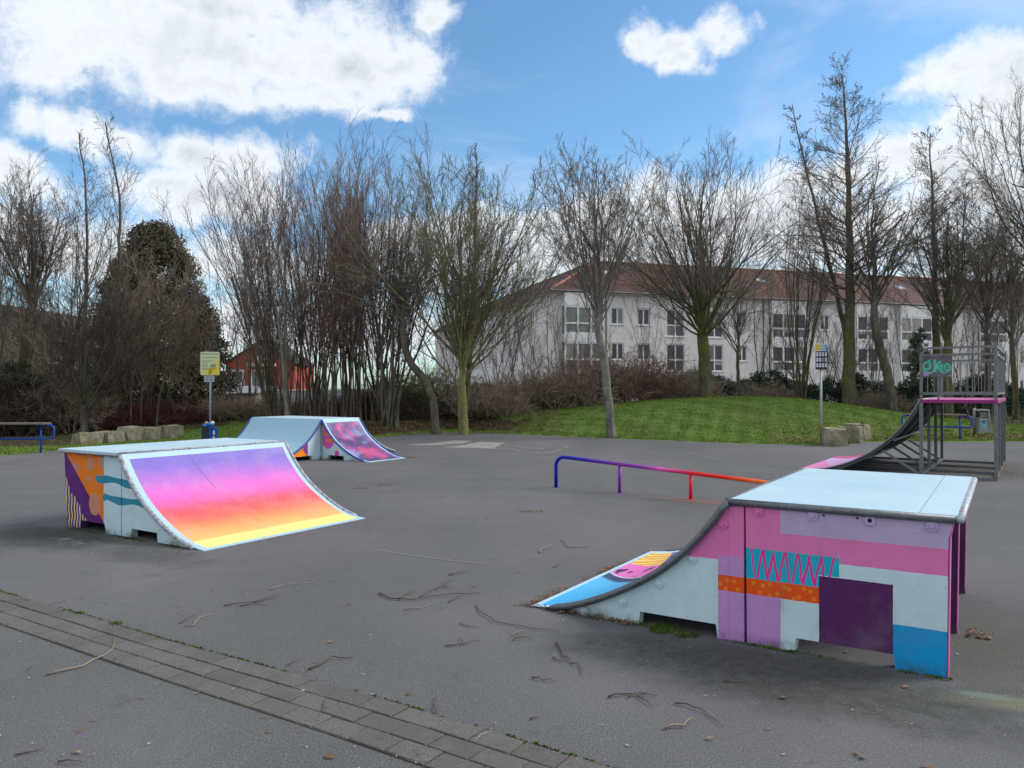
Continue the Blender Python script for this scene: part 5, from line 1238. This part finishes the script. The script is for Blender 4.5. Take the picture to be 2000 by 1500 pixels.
def window(par, x, z, w_, h_, cols, mid=None, glass=M_glass, depth=.12, axis='x', yb=0, sill=True, fw=.10):
    """white framed window; frame mesh shared between alike windows; panes are its children"""
    key = (round(w_, 2), round(h_, 2), tuple(cols), mid, sill, axis, fw)
    def tr(v): return v if axis == 'x' else (v[1], v[0], v[2])
    if key not in _share:
        fr = MB(); f = fw; y0, y1 = depth - .05, depth + .03
        bars = [(-.0, f, 0, h_), (w_ - f, w_, 0, h_), (f, w_ - f, 0, f), (f, w_ - f, h_ - f, h_)]
        for c in cols: bars.append((c * w_ - f * .55, c * w_ + f * .55, f, h_ - f))
        for a in bars: fr.box(a[0], a[1], y0, y1, a[2], a[3])
        if mid:
            cs = [0] + [c * w_ for c in cols] + [w_]
            for i in range(len(cs) - 1): fr.box(cs[i] + f * (.56 if i else 1), cs[i + 1] - f * (.56 if i < len(cs) - 2 else 1), y0, y1, mid - f / 2, mid + f / 2)
        if sill: fr.box(-.06, w_ + .06, -.07, depth - .055, -.06, -.005)
        fr.v = [tr(v) for v in fr.v]
        o = fr.build('window', M_white, par); _share[key] = [o.data, []]
        cs = [0] + [c * w_ for c in cols] + [w_]; rs_ = [(0, h_)] if not mid else [(0, mid), (mid, h_)]
        for i in range(len(cs) - 1):
            for r_ in rs_:
                g_ = MB().box(cs[i] + f * .6, cs[i + 1] - f * .6, depth, depth + .012, r_[0] + f * .6, r_[1] - f * .6); g_.v = [tr(v) for v in g_.v]
                q = g_.build('pane', glass, o); _share[key][1].append(q.data)
    else:
        o = link('window', _share[key][0], par)
        for q in _share[key][1]: link('pane', q, o)
    o.location = (x, yb, z) if axis == 'x' else (yb, x, z)
    if glass is not M_glass:
        for c in o.children:
            c.data = c.data.copy() if c.data.users > 1 and c.data.materials[0] is not glass else c.data; c.data.materials[0] = glass
    return o
holes = []; wins = []
FL = [1.10, 3.92, 6.74]
for a, b in [(4.82, 5.94), (7.12, 8.26), (16.37, 17.36), (24.7, 25.7), (37.9, 38.9), (47.6, 48.6), (50, 51)]:
    for z in FL: holes.append((a, b, z, z + 1.36)); wins.append((a, z, b - a, 1.36, [.5], None))
for a, b in [(9.74, 11.43), (13.43, 15.04), (53.5, 55.2), (57, 58.7)]:
    for z in FL: holes.append((a, b, z - .88, z + 1.36)); wins.append((a, z - .88, b - a, 2.24, [.5], .94))
wall_open(0, LEN, 0, EV, holes, 0, .13, M_wall)
for i, wv in enumerate(wins): window(bd, *wv, glass=M_cur if i % 5 == 2 and False else M_glass)
# glazed bays: three storeys, standing proud of the wall
for bi, (a, b) in enumerate([(.64, 4.0), (19.38, 22.89), (28.15, 31.61), (32.9, 36.5), (42.0, 45.4)]):
    w_ = b - a; pj = -.55
    for k, z in enumerate(FL):
        MB().box(a, b, pj, -.002, z - 1.2 if k else 0, z - .86).build('bay_parapet', M_white, bd)
        window(bd, a, z - .86, w_, 2.2, [.333, .667], .84, M_frost if bi == 0 and k == 2 else M_glass, yb=pj - .05, sill=False, fw=.14)
        for xs_ in (a, b - .06):
            MB().box(xs_, xs_ + .06, pj + .12, -.002, z - .86, z + 1.34).build('bay_side', M_cur if bi == 0 else M_white, bd)
        MB().box(a, b, pj, -.002, z + 1.34, z + 1.61 if k < 2 else EV - .25).build('bay_lintel', M_white, bd)
    MB().box(a + .06, b - .06, -.06, -.003, .2, EV - .3).build('bay_back', M_cur, bd)
# other walls
hl = []
for s_ in (5, 9.5, 14, 18.5, 24, 29, 35, 40):
    for z in FL: hl.append((s_, s_ + 1.1, z, z + 1.36))
wall_open(0, WL, 0, EV, hl, 0, .13, M_wall, axis='y')
for h in hl: window(bd, h[0], h[2], 1.1, 1.36, [.5], None, axis='y', yb=0)
MB().box(DEP, DEP + .2, DEP, WL, 0, EV).box(0, DEP + .2, WL, WL + .2, 0, EV).box(DEP + .2, LEN, DEP, DEP + .2, 0, EV).box(LEN, LEN + .2, 0, DEP + .2, 0, EV).build('rear_wall', M_wall, bd)
RD = 12.75; o_ = .55; zE = EV - .12; k_ = (RD - EV) / 6
def rp(x, y): return (x, y, zE + .0)
rf = MB()
A = (-o_, -o_, zE); B = (LEN + o_, -o_, zE); Rg1 = (6, 6, RD); Rg2 = (LEN - 6, 6, RD); Cc = (LEN + o_, DEP + o_, zE); Dd = (DEP + o_, DEP + o_, zE); Ee = (DEP + o_, WL + o_, zE); Ff = (-o_, WL + o_, zE); Rg3 = (6, WL - 6, RD)
rf.add([A, B, Rg2, Rg1], [(0, 1, 2, 3)]); roof = rf.build('roof', M_roof, bd)
rf2 = MB().add([A, Rg1, Rg3, Ff], [(0, 1, 2, 3)]).add([B, Cc, Rg2], [(0, 1, 2)]).add([Rg2, Cc, Dd, Rg1], [(0, 1, 2, 3)]).add([Rg1, Dd, Ee, Rg3], [(0, 1, 2, 3)]).add([Rg3, Ee, Ff], [(0, 1, 2)])
rf2.build('roof', M_roof, bd)
MB().box(-o_, LEN + o_, -o_, 0, zE - .10, zE - .012).box(-o_, 0, 0.001, WL, zE - .10, zE - .012).build('eaves', M_white, bd)
MB().tube([(-o_ - .04, -o_ - .05, zE - .02), (LEN + o_, -o_ - .05, zE - .02)], .075, 8).build('gutter', M_gut, bd)
MB().tube([(-o_ - .05, -o_, zE - .02), (-o_ - .05, WL, zE - .02)], .075, 8).build('gutter', M_gut, bd)
rt = MB()
for (p, q) in ((A, Rg1), (Rg1, Rg2), (Rg1, Rg3)):
    p, q = Vector(p), Vector(q); n_ = int((q - p).length / .4)
    for i in range(n_): a_, b_ = p.lerp(q, i / n_), p.lerp(q, (i + 1.08) / n_); rt.tube([a_ + Vector((0, 0, .0)), b_ + Vector((0, 0, .03))], [.13, .10], 6)
tag(rt.build('ridge_tiles', M_ridge, bd), kind='stuff')
for (s_, d_) in [(5.4, 3.2), (20.6, 3.0), (36.0, 2.9), (41.3, 2.9), (49.5, 2.8)]:
    z_ = zE + (RD - zE) / (6 + o_) * (d_ + o_); sl = (RD - zE) / (6 + o_)
    MB().add([(s_, d_, z_ + .06), (s_ + .9, d_, z_ + .06), (s_ + .9, d_ + .7, z_ + .06 + .7 * sl), (s_, d_ + .7, z_ + .06 + .7 * sl), (s_, d_, z_ - .02), (s_ + .9, d_, z_ - .02), (s_ + .9, d_ + .7, z_ + .7 * sl - .02), (s_, d_ + .7, z_ + .7 * sl - .02)],
             [(0, 1, 2, 3), (0, 4, 5, 1), (1, 5, 6, 2), (2, 6, 7, 3), (3, 7, 4, 0)]).build('skylight', mat('skylight_pane', (.30, .34, .38), rough=.15), bd)
for s_ in (4.35, 18.9, 37.4): MB().tube([(s_, -.07, .1), (s_, -.07, EV - .2)], .05, 6).build('downpipe', M_gut, bd)

# red gabled house, far left centre
M_red = mat('red_boarding', fn=lambda t: t.mix(((t.xyz()[2]) * 5.0).fract().lt(.12) * .5, (.42, .075, .05), (.20, .035, .03)), rough=.8, var=.12)
hc = atY(512, 760, 92)
rh = thing('house', (hc.x, 92, 0), .04, 'red boarded gabled house with white windows seen through the stems behind the far ramp', 'house')
gpx = lambda px, py: ((px - 512) / F * 92, H + (YH - py) / F * 92)
gw = [gpx(444, 770)[0], gpx(574, 770)[0]]; zeav = gpx(0, 708)[1]; ztop = gpx(0, 667)[1]
MB().prism([(gw[0], 0), (gw[1], 0), (gw[1], zeav), (0, ztop), (gw[0], zeav)], 0, 11).build('wall', M_red, rh)
MB().prism([(gw[0] - .3, zeav - .25), (gw[0] - .3, zeav - .1), (0, ztop + .2), (gw[1] + .3, zeav - .1), (gw[1] + .3, zeav - .25), (0, ztop + .03)], -.5, 11.5).build('roof', mat('brown_roof', (.07, .045, .04), rough=.8), rh)
for (a, b, c, d) in [(452, 478, 722, 752), (490, 518, 722, 766), (503, 528, 676, 704)]:
    (xa, zb_), (xb, zt_) = gpx(a, d), gpx(b, c)
    wn = MB().box(xa, xb, -.10, -.005, zb_, zt_).build('window', M_white, rh); MB().box(xa + .22, xb - .22, -.13, -.101, zb_ + .25, zt_ - .25).build('pane', M_glass, wn)
(xa, zb_), (xb, zt_) = gpx(488, 716), gpx(540, 710); MB().box(xa, xb, -1.6, -.0, zb_, zt_).build('balcony', M_white, rh)
# brown roofed house at far left
hb = atY(70, 760, 48); bh = thing('house', (hb.x, 48, 0), -.05, 'brown tiled house with tan walls hidden behind the trees at the far left', 'house')
M_tan = mat('tan_wall', (.30, .24, .19), rough=.9, var=.15)
q = lambda px, py: ((px - 70) / F * 48, H + (YH - py) / F * 48)
a_, b_, c_ = q(-70, 690), q(15, 596), q(222, 688)
MB().prism([(a_[0] + .4, 0), (c_[0] - .6, 0), (c_[0] - .6, c_[1] - .1), (b_[0], b_[1] - .35), (a_[0] + .4, a_[1] - .1)], 0, 10).build('wall', M_tan, bh)
MB().prism([(a_[0], a_[1] - .25), (a_[0], a_[1]), b_, c_, (c_[0], c_[1] - .25), (b_[0], b_[1] - .25)], -.6, 10.6).build('roof', mat('brown_tiles', (.075, .055, .045), rough=.85, var=.25), bh)
MB().box(q(208, 0)[0], q(218, 0)[0], 3, 3.6, 2, q(0, 625)[1]).build('chimney', M_tan, bh)
for px_ in (20, 90, 150):
    x_, z_ = q(px_, 745); wn = MB().box(x_, x_ + 1.1, -.06, -.004, z_, z_ + 1.2).build('window', M_white, bh); MB().box(x_ + .1, x_ + 1.0, -.08, -.061, z_ + .1, z_ + 1.1).build('pane', M_glass, wn)
# low shed roof and parked van far behind the hedge
sh = atY(380, 765, 52); sd_ = thing('shed', (sh.x, 52, 0), 0, 'low shed with grey sheet roof behind the dark red hedge', 'shed')
MB().box(-3.6, 4.0, .1, 4, 0, 1.25).build('wall', M_tan, sd_); MB().prism([(-.2, 1.28), (4.3, 1.75), (4.3, 1.82), (-.2, 1.35)], -3.9, 4.3, axis='x').build('roof', mat('sheet_roof', (.20, .20, .22), rough=.6, var=.2), sd_)
wf = atY(530, 765, 62); wfo = thing('garden_wall', (wf.x, 62, 0), .03, 'pale low garden wall in front of the red house', 'wall')
MB().box(-4.8, 5.5, 0, .25, 0, 1.45).build('wall', mat('pale_wall', (.30, .30, .36), rough=.8, var=.15), wfo); MB().box(-4.9, 5.6, -.06, .31, 1.451, 1.53).build('coping', M_white, wfo)

# ------------------------------------------------------------------ fallen twigs
M_tw = mat('fallen_twig', fn=lambda t: t.mix(t.noise(5, 4, .6), (.07, .05, .04), (.17, .13, .10)), rough=.9)
M_twl = mat('barkless_twig', fn=lambda t: t.mix(t.noise(5, 4, .6), (.22, .17, .12), (.38, .30, .22)), rough=.9)
A8 = lambda L: [(x * .45, 1120 + y * .45) for x, y in L]
A5 = lambda L: [(700 + x * .4, 1000 + y * .4) for x, y in L]
def twig(branches, label, m=M_tw, r=.0045, grp='twigs fallen on the asphalt'):
    rgd = random.Random(len(label) + int(branches[0][0][0])); o0 = gp(*branches[0][0]); mb = MB()
    for k, br in enumerate(branches):
        P = [];
        for i, q in enumerate(br):
            g_ = gp(*q); P.append(Vector((g_[0] - o0[0], g_[1] - o0[1], r + .002 + (.012 * rgd.random() if 0 < i < len(br) - 1 else .002))))
            if i < len(br) - 1:
                h_ = gp((q[0] + br[i + 1][0]) / 2, (q[1] + br[i + 1][1]) / 2); P.append(Vector((h_[0] - o0[0] + rgd.uniform(-.012, .012), h_[1] - o0[1] + rgd.uniform(-.012, .012), r + .004 + rgd.random() * .012)))
        n_ = len(P); mb.tube(P, [r * (1 - .1 * k) * (1 - .65 * i / (n_ - 1)) for i in range(n_)], 5)
    o = mb.build('fallen_twig', m, smooth=True); o.location = (*o0, .0); tag(o, label, 'twig', grp); return o
twig([A8([(200, 445), (360, 408), (455, 365), (485, 340), (495, 280)])], 'long bent pale twig lying across the lower edge of the paver strip on the left', M_twl, .006)
twig([A8([(65, 795), (190, 768)])], 'dark straight twig near the bottom left corner'); twig([A8([(250, 825), (365, 825)])], 'dark short twig close to the bottom edge at the left')
twig([A8([(800, 235), (840, 232), (870, 195), (925, 178)])], 'Y-shaped light twig above the paver strip, left of the middle', M_twl); twig([A8([(782, 220), (860, 178)])], 'small straight twig beside the Y-shaped light twig')
twig([A8([(970, 145), (1100, 130), (1205, 108)]), A8([(1100, 130), (1225, 92)])], 'thin dark forked twig below the sunset ramp, right part')
twig([A8([(1040, 146), (1165, 139)])], 'short thick dark stick just under the thin forked twig'); twig([A8([(1163, 75), (1210, 60), (1265, 52), (1355, 42)])], 'curved light twig in the middle of the asphalt', M_twl)
twig([A5([(100, 400), (160, 430), (260, 437), (380, 415), (520, 408), (600, 398)]), A5([(200, 432), (235, 405), (280, 396)]), A5([(300, 420), (330, 400), (380, 380), (450, 370)]), A5([(440, 445), (490, 425), (520, 405)]), A5([(420, 355), (440, 378)]), A5([(380, 385), (420, 352), (480, 330)])], 'largest fallen branch with side twigs in the middle foreground', M_tw, .0065)
twig([A5([(220, 483), (300, 475), (368, 455)])], 'pale curved twig just below the largest fallen branch', M_twl); twig([A5([(888, 204), (892, 188), (925, 175), (960, 160)])], 'whitish hooked stick left of the pink ramp slope', M_twl, .0065)
twig([A5([(990, 140), (1012, 160), (1020, 178), (1110, 180), (1140, 171)])], 'dark kinked twig right of the whitish hooked stick'); twig([A5([(950, 275), (985, 255)])], 'tiny twig between the hooked stick and the ramp tip')
twig([A5([(440, 312), (500, 303), (560, 288)])], 'slender dark twig above the largest fallen branch'); twig([A5([(575, 460), (600, 500), (670, 545), (760, 556), (850, 575), (980, 585)])], 'long thin curving twig in front of the pink ramp tip')
twig([A5([(420, 660), (520, 652), (598, 633)]), A5([(510, 650), (492, 620)])], 'dark twig with a small upright spur in the lower middle'); twig([A5([(500, 545), (530, 562), (590, 572)])], 'small arched twig left of the long thin curving twig')
twig([A5([(745, 612), (815, 582)])], 'pale short twig below the pink ramp tip', M_twl); twig([A5([(755, 632), (790, 625), (850, 628)])], 'short twig with an orange leaf below the pink ramp tip')
twig([A5([(968, 640), (1000, 710), (1040, 745), (1078, 755), (1087, 803)]), A5([(950, 715), (1005, 740)])], 'long S-shaped twig with thick hooked end in the lower centre', M_tw, .006)
twig([A5([(845, 815), (900, 830), (965, 838)])], 'gently curved twig left of the S-shaped twig end'); twig([A5([(835, 1018), (885, 1010)])], 'small crooked twig above the paver strip, lower centre')
twig([A5([(1220, 912), (1300, 895), (1465, 905)]), A5([(1320, 912), (1360, 900), (1415, 885)]), A5([(1360, 905), (1440, 960)])], 'crossed twigs forming a star in the lower right centre', M_tw, .006)
twig([A5([(1495, 1065), (1590, 1055), (1625, 1015)])], 'bent twig near the bottom edge, right of centre', M_twl, .007); twig([A5([(1545, 940), (1640, 965), (1700, 985), (1740, 1020), (1780, 1055)])], 'long dark arching twig near the bottom, below the purple square')
twig([A5([(565, 1130), (650, 1077)])], 'straight light twig lying on the paver strip near the bottom', M_twl); twig([A5([(1780, 832), (1920, 835)])], 'straight twig below the notch of the pink block')
twig([A5([(378, 1235 - 245), (375, 950), (385, 905)])], 'upright dark twig touching the upper edge of the paver strip'); twig([A8([(1340, 422), (1440, 372), (1540, 370)])], 'arched twig above the paver strip left of the centre', M_tw, .007); twig([A8([(1250, 405), (1310, 377)])], 'short forked twig above the paver strip left of the centre')
twig([A8([(910, 412), (1040, 380)])], 'reddish thin twig lying on the pavers at the left'); twig([A8([(1378, 632), (1408, 590), (1410, 550)])], 'hair-thin twig standing out on the pavers left of the centre')

clump('tree', 500, 33, 8, 7.0, 'thin dark stems standing directly before the red house', 61, BK_brown, TWG['brown'], spreadx=1.0, lean=12, leanj=9, r=.045)
# small litter
rgd = np.random.default_rng(12)
def flecks(n, fn, size, m, name, lift=.004, curl=.0):
    V = []; Q = []
    for i in range(n):
        x, y = fn(); z = gz(x, y) + lift * rgd.random() + .005; a = rgd.random() * 6.28; s = size * rgd.uniform(.5, 1.4); k = rgd.uniform(.35, .8); ca, sa = math.cos(a), math.sin(a); b = len(V)
        for (u_, v_, h_) in ((-s, 0, 0), (0, -s * k, curl * rgd.random()), (s, 0, curl * rgd.random()), (0, s * k, curl * rgd.random())): V.append((x + u_ * ca - v_ * sa, y + u_ * sa + v_ * ca, z + h_))
        Q.append((b, b + 1, b + 2, b + 3))
    tag(link(name, npmesh(name, V, Q, mats=[m])), kind='stuff')
M_leaf = mat('brown_leaf', fn=lambda t: t.ramp(t.noise(9, 3), [(.3, (.09, .045, .022)), (.5, (.20, .11, .055)), (.7, (.34, .22, .13))]), rough=.8, var=.3, vscale=20)
M_fleck = mat('pale_fleck', (.34, .34, .32), rough=.8, var=.2)
def on_asph():
    while True:
        y = 2.6 + 22 * rgd.random() ** 1.7; x = (rgd.random() * 2 - 1) * (y * .75 + .5)
        if y < edge_y(x) - .2: return x, y
flecks(300, on_asph, .011, M_fleck, 'paper_flecks', curl=.003)
flecks(160, on_asph, .02, M_leaf, 'leaf_bits', curl=.01)
def near(G, a0, a1, b0, b1):
    def f(): q = loc2(G, rgd.uniform(a0, a1), b0 + (b1 - b0) * rgd.random() ** 1.6); return q[0], q[1]
    return f
def patchy():
    while True:
        b_ = rgd.uniform(-.05, 2.0); a_ = -1.60 - abs(rgd.normal()) * .035
        if math.sin(b_ * 6.0) + math.sin(b_ * 15 + 1) * .6 + rgd.uniform(-.8, .8) > .1 or b_ < .25: q = loc2(G1, a_, b_); return q[0], q[1]
flecks(330, patchy, .012, M_leaf, 'leaf_litter', .02, .010)
flecks(260, near(G1, -1.72, -.75, -.02, -.09), .012, M_leaf, 'leaf_litter', .015, .01)
def strip_edge():
    i = rgd.integers(0, n_s - 1); k = (0, 1)[int(rgd.random() < .45)]; q = U[i] + nrm[i] * wd[i] * k + rgd.normal(0, .035, 2); return q[0], q[1]
n_s = len(U)
flecks(420, strip_edge, .007, M_leaf, 'grit_and_leaves', .012, .006)
flecks(60, near(G1, 1.2, 1.35, .9, 1.1), .016, M_leaf, 'leaf_litter', .01, .01)
for c_ in (gp(1036, 999), gp(755, 947), gp(702, 954)):
    flecks(55, lambda c_=c_: (c_[0] + rgd.normal() * .10, c_[1] + rgd.normal() * .07), .016, M_leaf, 'leaf_litter', .01, .01)
flecks(90, near(G3, 1.2, 1.8, 1.3, 1.6), .02, M_leaf, 'leaf_litter', .01, .01)
q = gp(1965, 925); flecks(260, lambda: (q[0] + rgd.normal() * .35, q[1] + rgd.normal() * .7), .018, M_leaf, 'leaf_litter', .012, .012)
def lawn_right():
    while True:
        x, y = rgd.uniform(8, 20), rgd.uniform(22.3, 27.5)
        if y > edge_y(x) + .3 and rgd.random() < math.exp(-(y - edge_y(x)) / 1.6): return x, y
flecks(3600, lawn_right, .034, M_leaf, 'lawn_leaves', .06, .03)
def under():
    while True:
        x = rgd.uniform(-6, 2); y = edge_y(x) + rgd.uniform(.3, 5)
        if rgd.random() < .9: return x, y
flecks(5000, under, .035, M_leaf, 'woodland_leaves', .03, .03)
def mound_leaves():
    x = rgd.uniform(2, 17); return x, edge_y(x) + rgd.uniform(.2, 7)
flecks(900, mound_leaves, .028, M_leaf, 'mound_leaves', .06, .02)

# grass blades
n_ = 230000; xg = rgd.uniform(-16, 24, n_); yg = edge_y(xg) + rgd.random(n_) ** 1.2 * 10.5 + .02; keep = (np.abs(xg) < yg * .72 + 1)
cl = np.sin(xg * 7.1 + yg * 3.3) * np.sin(yg * 6.3 - xg * 2.1) + rgd.normal(0, .6, n_); keep &= (cl > -.6) & ~(soil(xg, yg) & (rgd.random(n_) < .93)); xg, yg, cl = xg[keep], yg[keep], cl[keep]
d_ = yg - edge_y(xg); zg = bump_h(xg, yg) * np.clip(d_ / 2.5, 0, 1) + .02; hh = np.clip(.035 + .022 * cl + .01 * rgd.random(len(xg)), .02, .09); wv = .010 + .006 * rgd.random(len(xg)); aa = rgd.random(len(xg)) * 6.283
ca, sa = np.cos(aa) * wv, np.sin(aa) * wv; lx_, ly_ = rgd.normal(0, .02, len(xg)), rgd.normal(0, .02, len(xg))
V = np.stack([np.stack([xg - ca, yg - sa, zg - .01], -1), np.stack([xg + ca, yg + sa, zg - .01], -1), np.stack([xg + lx_, yg + ly_, zg + hh], -1)], 1).reshape(-1, 3)
M_blade = mat('grass_blade', fn=lambda t: t.ramp(t.noise(1.3, 6, .75), [(.3, (.09, .15, .028)), (.5, (.155, .24, .042)), (.66, (.23, .315, .06)), (.8, (.30, .30, .11))]), rough=.8, var=.3, vscale=14, spec=.15)
tag(link('grass', npmesh('grass', V, tris=np.arange(len(V)).reshape(-1, 3), mats=[M_blade])), kind='stuff')
